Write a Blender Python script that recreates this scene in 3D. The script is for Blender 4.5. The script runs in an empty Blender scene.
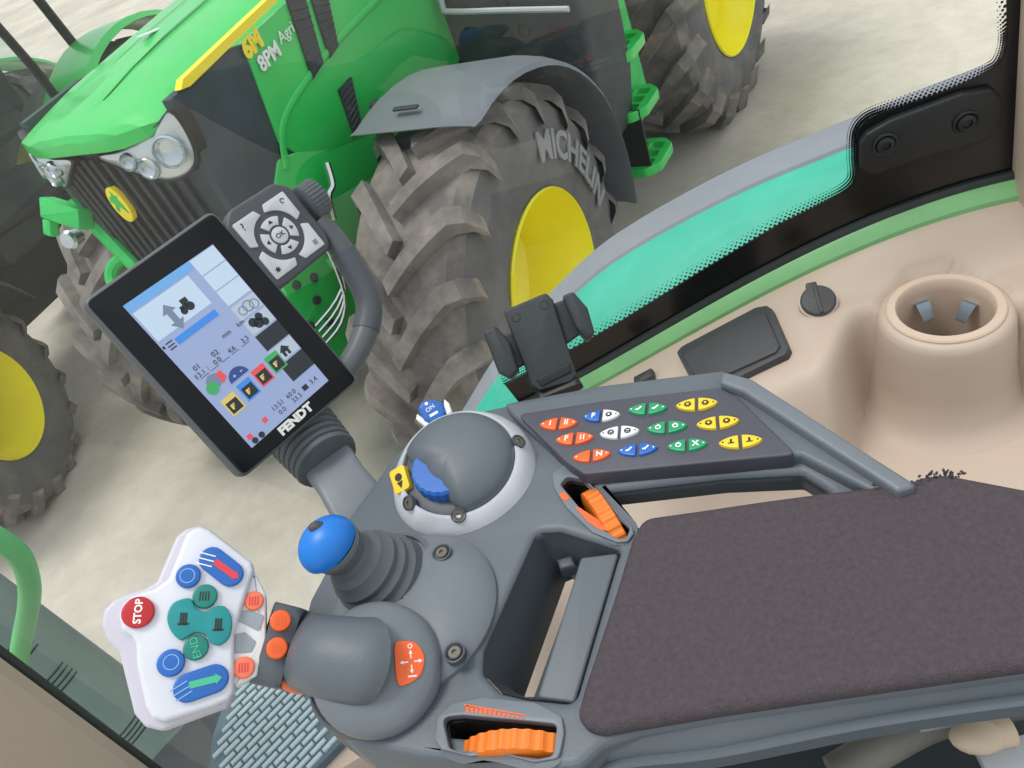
import bpy, bmesh, math, random
from mathutils import Vector, Matrix, noise
random.seed(7)
PI = math.pi
COL = bpy.context.scene.collection
V = Vector
# ------------------------------------------------------------------ camera numbers (eye height, tilt, roll, focal length in pixels)
PITCH, ROLL, FPX, EYE = 0.6840172, 0.4075997, 780.05, 2.3164
CAM = V((0, 0, EYE))
_F = V((0, math.cos(PITCH), -math.sin(PITCH)))
_U = V((0, math.sin(PITCH), math.cos(PITCH)))
IX = V((1, 0, 0)) * math.cos(ROLL) - _U * math.sin(ROLL)
IY = -V((1, 0, 0)) * math.sin(ROLL) - _U * math.cos(ROLL)
UP = V((0, 0, 1))
YAW = math.radians(-19)                                   # the cab's own axes: A points to its rear, O to its right-hand side
A = V((math.cos(YAW), math.sin(YAW), 0))
O = V((-math.sin(YAW), math.cos(YAW), 0))

def ray(p): return _F * FPX + IX * (p[0] - 512) + IY * (p[1] - 384)
def hit(p, P0, n):
    r = ray(p); return CAM + r * ((P0 - CAM).dot(n) / r.dot(n))
def U(p, z): return hit(p, V((0, 0, z)), UP)              # point on a level plane
def Q(p, q): return hit(p, O * q, O)                      # point on a plane parallel to the cab's side
def D(p, d): return CAM + ray(p).normalized() * d         # point at a distance
def RQ(r, q, z): return A * r + O * q + UP * z
def toview(P): return (CAM - P).normalized()

# ------------------------------------------------------------------ frames
def frame(o, x, n):
    n = n.normalized(); x = (x - n * x.dot(n)).normalized(); y = n.cross(x)
    M = Matrix(((x.x, y.x, n.x, o.x), (x.y, y.y, n.y, o.y), (x.z, y.z, n.z, o.z), (0, 0, 0, 1)))
    return M
def faxis(p0, p1, hint=UP):
    n = (p1 - p0)
    h = hint if abs(hint.dot(n.normalized())) < .95 else V((1, 0, 0))
    return frame(p0, h, n)
def loc2(fr, p, h=0.0):
    n = fr.col[2].xyz; P = hit(p, fr.col[3].xyz + n * h, n)
    l = fr.inverted() @ P; return (l.x, l.y)
def pl(fr, ps, h=0.0): return [loc2(fr, p, h) for p in ps]
ID = Matrix.Identity(4)
def T(x, y, z): return Matrix.Translation((x, y, z))

# ------------------------------------------------------------------ 2-D outline helpers
def area(p): return sum(p[i][0]*p[(i+1) % len(p)][1]-p[(i+1) % len(p)][0]*p[i][1] for i in range(len(p)))/2
def ccw(p): return list(p) if area(p) > 0 else list(reversed(p))
def fillet(p, r, n=4):
    p = ccw(p); out = []
    N = len(p)
    for i in range(N):
        ri = r[i] if isinstance(r, (list, tuple)) else r
        a, b, c = V(p[i-1]), V(p[i]), V(p[(i+1) % N])
        u, v = (a-b), (c-b)
        lu, lv = u.length, v.length
        if lu < 1e-9 or lv < 1e-9: continue
        u /= lu; v /= lv
        cs = max(-1, min(1, u.dot(v))); ang = math.acos(cs)
        if ri <= 0 or ang > 3.05: out.append((b.x, b.y)); continue
        t = min(ri/math.tan(ang/2), .45*lu, .45*lv)
        s, e = b+u*t, b+v*t
        for k in range(n+1):
            f = k/n
            q = s*(1-f)**2 + b*2*f*(1-f) + e*f*f
            out.append((q.x, q.y))
    return out
def smooth(p, n=6, closed=True):
    N = len(p); out = []
    rng = range(N) if closed else range(N-1)
    for i in rng:
        g = (lambda k: p[k % N]) if closed else (lambda k: p[max(0, min(N-1, k))])
        a, b, c, d = (V(g(i+k)) for k in (-1, 0, 1, 2))
        for k in range(n):
            t = k/n
            q = .5*((2*b)+(c-a)*t+(2*a-5*b+4*c-d)*t*t+(3*b-a-3*c+d)*t**3)
            out.append(tuple(q))
    if not closed: out.append(tuple(p[-1]))
    return out
def circ(x, y, r, n=28, ry=None, a0=0, a1=2*PI, end=False):
    ry = ry or r
    m = n+1 if end else n
    return [(x+r*math.cos(a0+(a1-a0)*k/n), y+ry*math.sin(a0+(a1-a0)*k/n)) for k in range(m)]
def capsule(p, q, r, n=8):
    p, q = V(p), V(q); a = math.atan2(q.y-p.y, q.x-p.x)
    return circ(q.x, q.y, r, n, None, a-PI/2, a+PI/2, True)+circ(p.x, p.y, r, n, None, a+PI/2, a+3*PI/2, True)
def rect(x0, y0, x1, y1, r=0, n=4):
    p = [(x0, y0), (x1, y0), (x1, y1), (x0, y1)]
    return fillet(p, r, n) if r else p
def inset(p, d):
    N = len(p); out = []
    for i in range(N):
        a, b, c = V(p[i-1]), V(p[i]), V(p[(i+1) % N])
        u = (b-a); v = (c-b)
        if u.length < 1e-9: u = v
        if v.length < 1e-9: v = u
        u = u.normalized(); v = v.normalized()
        n1 = V((-u.y, u.x)); n2 = V((-v.y, v.x)); m = n1+n2
        if m.length < 1e-6: m = n1
        m.normalize(); k = max(.5, m.dot(n1))
        q = b+m*(d/k); out.append((q.x, q.y))
    return out

# ------------------------------------------------------------------ mesh builder
class MB:
    def __init__(s): s.v = []; s.f = []; s.m = []
    def add(s, vs, fs, m=0):
        b = len(s.v); s.v += [V(x) for x in vs]
        for f in fs: s.f.append([i+b for i in f]); s.m.append(m)
        return s
    def rings(s, rs, m=0, closed=True, cap0=False, cap1=False, loop=False):
        b = len(s.v); n = len(rs[0])
        for r in rs: s.v += [V(x) for x in r]
        R = len(rs)
        for i in range(R if loop else R-1):
            j = (i+1) % R
            for k in range(n if closed else n-1):
                l = (k+1) % n
                s.f.append([b+i*n+k, b+i*n+l, b+j*n+l, b+j*n+k]); s.m.append(m)
        if cap0: s.f.append([b+k for k in reversed(range(n))]); s.m.append(m)
        if cap1: s.f.append([b+(R-1)*n+k for k in range(n)]); s.m.append(m)
        return s
    def prism(s, fr, out, z0, z1, bev=0, seg=3, m=0, bot=0):
        out = ccw(out); rs = []
        W = lambda o, z: [fr @ V((x, y, z)) for x, y in o]
        if bot: rs.append(W(inset(out, bot), z0)); rs.append(W(out, z0+bot))
        else: rs.append(W(out, z0))
        if bev:
            for k in range(seg+1):
                t = k/seg*PI/2
                rs.append(W(inset(out, bev*(1-math.cos(t))), z1-bev+bev*math.sin(t)))
        else: rs.append(W(out, z1))
        return s.rings(rs, m, True, True, True)
    def box(s, fr, x0, y0, z0, x1, y1, z1, bev=0, m=0, r=0):
        return s.prism(fr, rect(x0, y0, x1, y1, r or bev), z0, z1, bev, 2, m, bev)
    def tube(s, pts, r, n=10, m=0, caps=True, flat=1.0, hint=None):
        pts = [V(p) for p in pts]; N = len(pts)
        rr = r if isinstance(r, (list, tuple)) else [r]*N
        tang = [(pts[min(i+1, N-1)]-pts[max(i-1, 0)]).normalized() for i in range(N)]
        h = hint or (UP if abs(tang[0].z) < .9 else V((1, 0, 0)))
        x = (h-tang[0]*h.dot(tang[0])).normalized(); rs = []
        for i in range(N):
            x = (x-tang[i]*x.dot(tang[i])).normalized(); y = tang[i].cross(x)
            rs.append([pts[i]+(x*math.cos(2*PI*k/n)+y*math.sin(2*PI*k/n)*flat)*rr[i] for k in range(n)])
        return s.rings(rs, m, True, caps, caps)
    def lathe(s, fr, prof, n=32, m=0, cap0=False, cap1=False, a0=0, a1=2*PI):
        full = abs(a1-a0-2*PI) < 1e-6
        cnt = n if full else n+1
        rs = [[fr @ V((r*math.cos(a0+(a1-a0)*k/n), r*math.sin(a0+(a1-a0)*k/n), z)) for k in range(cnt)] for r, z in prof]
        return s.rings(rs, m, full, cap0, cap1)
    def ell(s, fr, rx, ry, rz, n=24, k=12, t0=-PI/2, t1=PI/2, m=0):
        rs = []
        for i in range(k+1):
            t = t0+(t1-t0)*i/k
            c = max(math.cos(t), 1e-4)
            rs.append([fr @ V((rx*c*math.cos(2*PI*j/n), ry*c*math.sin(2*PI*j/n), rz*math.sin(t))) for j in range(n)])
        return s.rings(rs, m, True, True, True)
    def mesh(s, me, M=ID, m=0):
        return s.add([M @ v.co for v in me.vertices], [list(p.vertices) for p in me.polygons], m)
    def holed(s, fr, outs, z0, z1, bev=0, m=0, res=2):
        cu = bpy.data.curves.new('tmp', 'CURVE'); cu.dimensions = '2D'; cu.fill_mode = 'BOTH'
        cu.extrude = max((z1-z0)/2-bev, 0); cu.bevel_depth = bev; cu.bevel_resolution = res; cu.offset = -bev
        for o in outs:
            sp = cu.splines.new('POLY'); sp.points.add(len(o)-1)
            for q, p in zip(sp.points, o): q.co = (p[0], p[1], 0, 1)
            sp.use_cyclic_u = True
        return s._curve(cu, fr @ T(0, 0, (z0+z1)/2), m)
    def text(s, fr, txt, size, depth=.0004, m=0, shear=0, bend=None, sx=1.0, spacing=1.0, fat=0):
        cu = bpy.data.curves.new('tmp', 'FONT'); cu.body = txt; cu.size = size; cu.extrude = depth/2
        cu.align_x = 'CENTER'; cu.align_y = 'CENTER'; cu.shear = shear; cu.resolution_u = 3; cu.space_character = spacing; cu.offset = fat
        return s._curve(cu, fr @ T(0, 0, depth/2) @ Matrix.Diagonal((sx, 1, 1, 1)), m, bend)
    def _curve(s, cu, M, m, bend=None):
        ob = bpy.data.objects.new('tmp', cu); COL.objects.link(ob)
        dg = bpy.context.evaluated_depsgraph_get()
        me = bpy.data.meshes.new_from_object(ob.evaluated_get(dg))
        bpy.data.objects.remove(ob); bpy.data.curves.remove(cu)
        if bend: s.add([bend(v.co) for v in me.vertices], [list(p.vertices) for p in me.polygons], m)
        else: s.mesh(me, M, m)
        bpy.data.meshes.remove(me); return s
    def build(s, name, mats, parent=None, angle=35, flat=False):
        me = bpy.data.meshes.new(name)
        base = V((0, 0, 0)); q = parent
        while q is not None:
            base += q.location; q = q.parent
        q = parent
        while q is not None and q.parent is not None: q = q.parent
        if q is not None and q.get('_local'): base = V((0, 0, 0))
        own = V((0, 0, 0))
        if parent is None:
            c = sum(s.v, V((0, 0, 0)))/len(s.v); own = V((c.x, c.y, min(v.z for v in s.v))); base = own
        me.from_pydata([v-base for v in s.v], [], s.f)
        for mt in (mats if isinstance(mats, (list, tuple)) else [mats]): me.materials.append(mt)
        me.polygons.foreach_set('material_index', s.m)
        bm = bmesh.new(); bm.from_mesh(me)
        bmesh.ops.remove_doubles(bm, verts=bm.verts, dist=1e-6)
        bmesh.ops.recalc_face_normals(bm, faces=bm.faces)
        bm.to_mesh(me); bm.free()
        if not flat:
            me.polygons.foreach_set('use_smooth', [len(p.vertices) < 9 for p in me.polygons])
            me.set_sharp_from_angle(angle=math.radians(angle))
        me.update()
        ob = bpy.data.objects.new(name, me); COL.objects.link(ob); ob.location = own
        if parent: ob.parent = parent
        return ob

def empty(name, loc, label, cat, group=None):
    o = bpy.data.objects.new(name, None); COL.objects.link(o); o.location = loc; o.empty_display_size = .05
    tag(o, label, cat, group); return o
def tag(o, label=None, cat=None, group=None, kind=None):
    if label: o['label'] = label
    if cat: o['category'] = cat
    if group: o['group'] = group
    if kind: o['kind'] = kind
    return o
def copy_tree(o, parent=None):
    c = o.copy(); COL.objects.link(c); c.parent = parent
    for ch in list(o.children): copy_tree(ch, c)
    return c

# ------------------------------------------------------------------ materials
def s2l(c): return tuple(((x/255)/12.92 if x/255 <= .04045 else ((x/255+.055)/1.055)**2.4) for x in c)
def mat(name, rgb, rough=.5, metal=0, var=0.0, vscale=8, rgb2=None, bump=0, bscale=60, coat=0, spec=.5, detail=6, emit=0, lo=.38, hi=.68):
    m = bpy.data.materials.new(name); m.use_nodes = True; nt = m.node_tree; b = nt.nodes['Principled BSDF']
    c = s2l(rgb)
    b.inputs['Base Color'].default_value = (*c, 1); b.inputs['Roughness'].default_value = rough; b.inputs['Metallic'].default_value = metal
    b.inputs['Coat Weight'].default_value = coat; b.inputs['Coat Roughness'].default_value = .15; b.inputs['Specular IOR Level'].default_value = spec
    tc = nt.nodes.new('ShaderNodeTexCoord')
    if var or rgb2:
        n = nt.nodes.new('ShaderNodeTexNoise'); n.inputs['Scale'].default_value = vscale; n.inputs['Detail'].default_value = detail; n.inputs['Roughness'].default_value = .62
        nt.links.new(tc.outputs['Object'], n.inputs['Vector'])
        r = nt.nodes.new('ShaderNodeValToRGB'); nt.links.new(n.outputs['Fac'], r.inputs['Fac'])
        c2 = s2l(rgb2) if rgb2 else tuple(min(1, x*(1+var)) for x in c)
        c1 = c if rgb2 else tuple(x*(1-var) for x in c)
        r.color_ramp.elements[0].position = lo; r.color_ramp.elements[1].position = hi
        r.color_ramp.elements[0].color = (*c1, 1); r.color_ramp.elements[1].color = (*c2, 1)
        nt.links.new(r.outputs['Color'], b.inputs['Base Color'])
    if bump:
        n2 = nt.nodes.new('ShaderNodeTexNoise'); n2.inputs['Scale'].default_value = bscale; n2.inputs['Detail'].default_value = 4
        nt.links.new(tc.outputs['Object'], n2.inputs['Vector'])
        bp = nt.nodes.new('ShaderNodeBump'); bp.inputs['Strength'].default_value = bump; bp.inputs['Distance'].default_value = .01
        nt.links.new(n2.outputs['Fac'], bp.inputs['Height']); nt.links.new(bp.outputs['Normal'], b.inputs['Normal'])
    if emit:
        b.inputs['Emission Color'].default_value = (*c, 1); b.inputs['Emission Strength'].default_value = emit
    return m
def glass_mat(name, tint, refl=1.0, rough=0.0, haze=0.0, hazec=(1, 1, 1)):
    m = bpy.data.materials.new(name); m.use_nodes = True; nt = m.node_tree; nt.nodes.remove(nt.nodes['Principled BSDF'])
    out = nt.nodes['Material Output']
    t = nt.nodes.new('ShaderNodeBsdfTransparent'); t.inputs['Color'].default_value = (*tint, 1)
    g = nt.nodes.new('ShaderNodeBsdfGlossy'); g.inputs['Roughness'].default_value = rough; g.inputs['Color'].default_value = (refl, refl, refl, 1)
    lw = nt.nodes.new('ShaderNodeLayerWeight'); lw.inputs['Blend'].default_value = .5          # same reflectance from both sides of the pane
    pw = nt.nodes.new('ShaderNodeMath'); pw.operation = 'POWER'; pw.inputs[1].default_value = 5
    ma = nt.nodes.new('ShaderNodeMath'); ma.operation = 'MULTIPLY_ADD'; ma.inputs[1].default_value = .9; ma.inputs[2].default_value = .05
    mx = nt.nodes.new('ShaderNodeMixShader')
    nt.links.new(lw.outputs['Facing'], pw.inputs[0]); nt.links.new(pw.outputs[0], ma.inputs[0]); nt.links.new(ma.outputs[0], mx.inputs[0]); nt.links.new(t.outputs[0], mx.inputs[1]); nt.links.new(g.outputs[0], mx.inputs[2])
    last = mx
    if haze:                                               # pale haze painted into the pane as diffuse colour
        d = nt.nodes.new('ShaderNodeBsdfDiffuse'); d.inputs['Color'].default_value = (*hazec, 1)
        tc = nt.nodes.new('ShaderNodeTexCoord'); n = nt.nodes.new('ShaderNodeTexNoise'); n.inputs['Scale'].default_value = 3; n.inputs['Detail'].default_value = 5
        nt.links.new(tc.outputs['Object'], n.inputs['Vector'])
        mp = nt.nodes.new('ShaderNodeMapRange'); mp.inputs[1].default_value = .3; mp.inputs[2].default_value = .8; mp.inputs[3].default_value = haze*.5; mp.inputs[4].default_value = haze*1.5
        nt.links.new(n.outputs['Fac'], mp.inputs[0])
        m2 = nt.nodes.new('ShaderNodeMixShader'); nt.links.new(mp.outputs[0], m2.inputs[0]); nt.links.new(mx.outputs[0], m2.inputs[1]); nt.links.new(d.outputs[0], m2.inputs[2]); last = m2
    nt.links.new(last.outputs[0], out.inputs['Surface'])
    return m

M = {}
M['jd'] = mat('green_paint', (34, 196, 84), .38, var=.06, vscale=3, coat=.5)
M['jd2'] = mat('green_cast', (30, 190, 88), .5, var=.12, vscale=12)
M['yellow'] = mat('yellow_paint', (255, 240, 14), .35, var=.05, vscale=5, coat=.3)
M['stripe'] = mat('yellow_decal', (250, 226, 30), .4)
M['white'] = mat('white_decal', (236, 240, 236), .5)
M['dgray'] = mat('dark_plastic', (48, 54, 58), .55, var=.2, vscale=6, bump=.05, bscale=200)
M['mesh'] = mat('mesh_panel', (52, 66, 72), .6, var=.2, vscale=5, bump=.3, bscale=300)
M['black'] = mat('black_plastic', (22, 24, 26), .5, var=.2, vscale=20)
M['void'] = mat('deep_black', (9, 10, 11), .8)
M['fendgray'] = mat('mudguard_plastic', (108, 114, 120), .55, var=.06, vscale=5, bump=.04, bscale=150)
M['tread'] = mat('dusty_rubber', (96, 92, 90), .85, rgb2=(142, 134, 126), vscale=7, bump=.25, bscale=40)
M['lugend'] = mat('muddy_rubber', (104, 94, 86), .9, rgb2=(150, 138, 124), vscale=14, bump=.4, bscale=60)
M['side'] = mat('sidewall_rubber', (88, 88, 90), .75, rgb2=(112, 110, 108), vscale=5, bump=.1, bscale=60)
M['sidetext'] = mat('raised_letter_rubber', (134, 136, 140), .7)
M['chrome'] = mat('bright_steel', (205, 210, 212), .25, 1.0)
M['lens'] = mat('headlamp_lens', (206, 214, 218), .15, .5, coat=.8)
M['lens2'] = mat('headlamp_reflector', (188, 198, 204), .18, .85)
M['seatfab'] = mat('cab_dark_fabric', (58, 66, 70), .8, var=.3, vscale=6)
M['orange_l'] = mat('orange_lamp', (226, 92, 30), .4)
M['t_glass'] = glass_mat('cab_window_glass', (.80, .90, .88), .9, haze=.06, hazec=(.75, .9, .9))
# own cab
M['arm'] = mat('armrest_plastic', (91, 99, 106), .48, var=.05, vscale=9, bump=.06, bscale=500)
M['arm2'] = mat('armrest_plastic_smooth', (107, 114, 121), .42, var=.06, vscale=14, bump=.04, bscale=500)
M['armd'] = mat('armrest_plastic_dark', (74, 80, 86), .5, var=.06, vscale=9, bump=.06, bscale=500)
M['panel'] = mat('keypad_membrane', (74, 74, 84), .5, var=.06, vscale=15)
M['pad'] = mat('armrest_fabric', (79, 72, 77), .95, rgb2=(92, 85, 90), vscale=260, bump=.5, bscale=900, spec=.15, lo=.3, hi=.75)
M['orange'] = mat('orange_plastic', (226, 118, 32), .42, var=.08, vscale=25)
M['orangekey'] = mat('orange_key', (238, 98, 34), .4, var=.05, vscale=30)
M['orangekey2'] = mat('pale_orange_key', (236, 118, 82), .4)
M['bluek'] = mat('blue_key', (34, 98, 180), .4, var=.06, vscale=30)
M['blueknob'] = mat('blue_knob', (16, 116, 206), .38, var=.08, vscale=20)
M['green_k'] = mat('green_key', (26, 150, 98), .4, var=.06, vscale=30)
M['tealk'] = mat('teal_key', (14, 134, 136), .4, var=.06, vscale=30)
M['teal2'] = mat('deep_teal_key', (20, 122, 112), .4, var=.06, vscale=30)
M['whitek'] = mat('white_key', (226, 228, 230), .4)
M['yelk'] = mat('yellow_key', (236, 200, 40), .4)
M['redk'] = mat('red_key', (184, 34, 40), .35)
M['ink'] = mat('dark_print', (38, 34, 36), .6)
M['inkw'] = mat('white_print', (232, 232, 228), .6)
M['inkblue'] = mat('pale_blue_print', (124, 170, 214), .6)
M['inkgreen'] = mat('green_print', (70, 180, 140), .6)
M['inkred'] = mat('red_print', (214, 62, 72), .6)
M['inkor'] = mat('orange_print', (228, 100, 46), .6)
M['silver'] = mat('silver_plastic', (212, 215, 222), .36, .25, var=.05, vscale=12)
M['grip'] = mat('grip_shell', (214, 216, 224), .4, .1, var=.04, vscale=12)
M['grip2'] = mat('grip_shell_edge', (196, 192, 204), .45)
M['window'] = mat('smoke_window', (150, 158, 166), .25)
M['boot'] = mat('rubber_boot', (88, 94, 98), .7, var=.1, vscale=20)
M['screw'] = mat('screw_steel', (110, 106, 98), .5, .6)
M['bezel'] = mat('glossy_bezel', (8, 12, 16), .25, spec=.3)
M['housing'] = mat('terminal_housing', (86, 90, 94), .45)
M['keyp'] = mat('keypad_base', (74, 76, 82), .5)
M['keyl'] = mat('light_gray_key', (196, 200, 204), .45)
def scr(n, c, e=.38): return mat(n, c, .15, emit=e, coat=.2)
M['s_bg'] = scr('screen_lavender', (136, 150, 186)); M['s_head'] = scr('screen_header', (96, 150, 204)); M['s_lt'] = scr('screen_light', (172, 190, 208))
M['s_bar'] = scr('screen_blue', (52, 122, 200)); M['s_dk'] = scr('screen_dark', (18, 26, 34), .3); M['s_gr'] = scr('screen_gray', (104, 116, 140)); M['s_cell'] = scr('screen_cell', (160, 172, 184))
M['s_grn'] = scr('screen_green', (54, 150, 84)); M['s_red'] = scr('screen_red', (206, 70, 74)); M['s_yel'] = scr('screen_yellow', (196, 176, 90)); M['s_navy'] = scr('screen_navy', (36, 62, 122)); M['s_white'] = scr('screen_white', (206, 214, 232))
M['beige'] = mat('beige_moulding', (190, 172, 156), .55, var=.035, vscale=3, bump=.05, bscale=400)
M['beige2'] = mat('beige_ring', (208, 186, 167), .5, var=.03, vscale=8)
M['spring'] = mat('spring_steel', (140, 156, 166), .35, .7)
M['lid'] = mat('dark_gray_lid', (64, 64, 66), .5, var=.1, vscale=12)
M['teal'] = mat('teal_fender_paint', (48, 172, 146), .5, rgb2=(68, 190, 164), vscale=5, coat=.0, detail=8)
M['rubbergray'] = mat('gray_rubber_edge', (138, 142, 150), .7, var=.06, vscale=10)
M['sillgreen'] = mat('green_sill_paint', (128, 186, 124), .45, rgb2=(116, 174, 116), vscale=10)
M['seal'] = mat('dark_window_seal', (44, 52, 50), .6)
M['frit'] = mat('black_frit', (10, 13, 15), .25)
M['fritplate'] = mat('black_hinge_plate', (24, 27, 30), .5, bump=.05, bscale=300)
M['handrail'] = mat('green_rail_paint', (88, 186, 112), .45, var=.1, vscale=10)
M['tank'] = mat('gray_green_cover', (116, 138, 136), .5, var=.08, vscale=6)
M['slotd'] = mat('slot_shadow_gap', (40, 54, 56), .7)
M['tread_p'] = mat('bluish_gray_tread', (168, 186, 192), .6, var=.06, vscale=10)
M['tread_g'] = mat('dark_tread_groove', (92, 110, 120), .7)
M['wglass'] = glass_mat('cab_side_glass', (.955, .975, .965), .8, haze=.010, hazec=(.85, .95, .92))
M['ltgray'] = mat('light_gray_paint', (176, 180, 186), .5, var=.06, vscale=10)
M['tan'] = mat('tan_plastic', (206, 186, 160), .5, var=.08, vscale=12)
M['hose'] = mat('hose_gray', (118, 114, 106), .6, var=.15, vscale=20)
M['floor'] = mat('cab_floor_mat', (52, 56, 58), .8, var=.2, vscale=10)

def concrete():
    m = mat('pale_concrete', (200, 196, 184), .9)
    nt = m.node_tree; b = nt.nodes['Principled BSDF']; tc = nt.nodes['Texture Coordinate']
    n1 = nt.nodes.new('ShaderNodeTexNoise'); n1.inputs['Scale'].default_value = .55; n1.inputs['Detail'].default_value = 9; n1.inputs['Roughness'].default_value = .65
    n2 = nt.nodes.new('ShaderNodeTexNoise'); n2.inputs['Scale'].default_value = 9; n2.inputs['Detail'].default_value = 8; n2.inputs['Roughness'].default_value = .7
    for n in (n1, n2): nt.links.new(tc.outputs['Object'], n.inputs['Vector'])
    r1 = nt.nodes.new('ShaderNodeValToRGB'); r1.color_ramp.elements[0].position = .36; r1.color_ramp.elements[1].position = .62
    r1.color_ramp.elements[0].color = (*s2l((178, 171, 158)), 1); r1.color_ramp.elements[1].color = (*s2l((207, 200, 187)), 1)
    r2 = nt.nodes.new('ShaderNodeValToRGB'); r2.color_ramp.elements[0].position = .3; r2.color_ramp.elements[1].position = .6
    r2.color_ramp.elements[0].color = (.86, .86, .86, 1); r2.color_ramp.elements[1].color = (1, 1, 1, 1)
    nt.links.new(n1.outputs['Fac'], r1.inputs[0]); nt.links.new(n2.outputs['Fac'], r2.inputs[0])
    mx = nt.nodes.new('ShaderNodeMix'); mx.data_type = 'RGBA'; mx.blend_type = 'MULTIPLY'; mx.inputs[0].default_value = 1
    nt.links.new(r1.outputs[0], mx.inputs[6]); nt.links.new(r2.outputs[0], mx.inputs[7]); nt.links.new(mx.outputs[2], b.inputs['Base Color'])
    return m
M['ground'] = concrete()

# ================================================================== WORLD, SUN, CAMERA
def world():
    w = bpy.data.worlds.new('overcast'); bpy.context.scene.world = w; w.use_nodes = True; nt = w.node_tree
    bg = nt.nodes['Background']; tc = nt.nodes.new('ShaderNodeTexCoord'); sep = nt.nodes.new('ShaderNodeSeparateXYZ')
    nt.links.new(tc.outputs['Generated'], sep.inputs[0])
    r = nt.nodes.new('ShaderNodeValToRGB'); nt.links.new(sep.outputs['Z'], r.inputs[0])
    e = r.color_ramp.elements; e[0].position = 0; e[0].color = (.62, .68, .72, 1); e[1].position = .8; e[1].color = (.93, .97, 1, 1)
    nt.links.new(r.outputs[0], bg.inputs[0]); bg.inputs[1].default_value = 1.12
world()
def sun():
    l = bpy.data.lights.new('sun', 'SUN'); l.energy = 1.9; l.angle = math.radians(22); l.color = (1, .97, .92)
    o = bpy.data.objects.new('sun', l); COL.objects.link(o)
    d = V((.28, -.14, -1)).normalized()
    o.rotation_euler = d.to_track_quat('-Z', 'Y').to_euler(); o.location = (0, 0, 8)
sun()
cd = bpy.data.cameras.new('camera'); cam = bpy.data.objects.new('camera', cd); COL.objects.link(cam)
cd.sensor_fit = 'HORIZONTAL'; cd.sensor_width = 36; cd.lens = FPX/1024*36; cd.clip_start = .02; cd.clip_end = 300
mx = Matrix((IX, -IY, -_F)).transposed().to_4x4(); mx.translation = CAM; cam.matrix_world = mx
bpy.context.scene.camera = cam
vs = bpy.context.scene.view_settings
vs.view_transform = 'Standard'; vs.look = 'None'; vs.gamma = 1; vs.exposure = 0.0; vs.use_curve_mapping = False

g = MB(); N = 24
g.add([(-60+120*i/N, -40+120*j/N, 0) for j in range(N+1) for i in range(N+1)], [[j*(N+1)+i, j*(N+1)+i+1, (j+1)*(N+1)+i+1, (j+1)*(N+1)+i] for j in range(N) for i in range(N)])
tag(g.build('ground', M['ground']), 'pale concrete yard under the parked tractors', 'ground', kind='structure')

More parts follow.
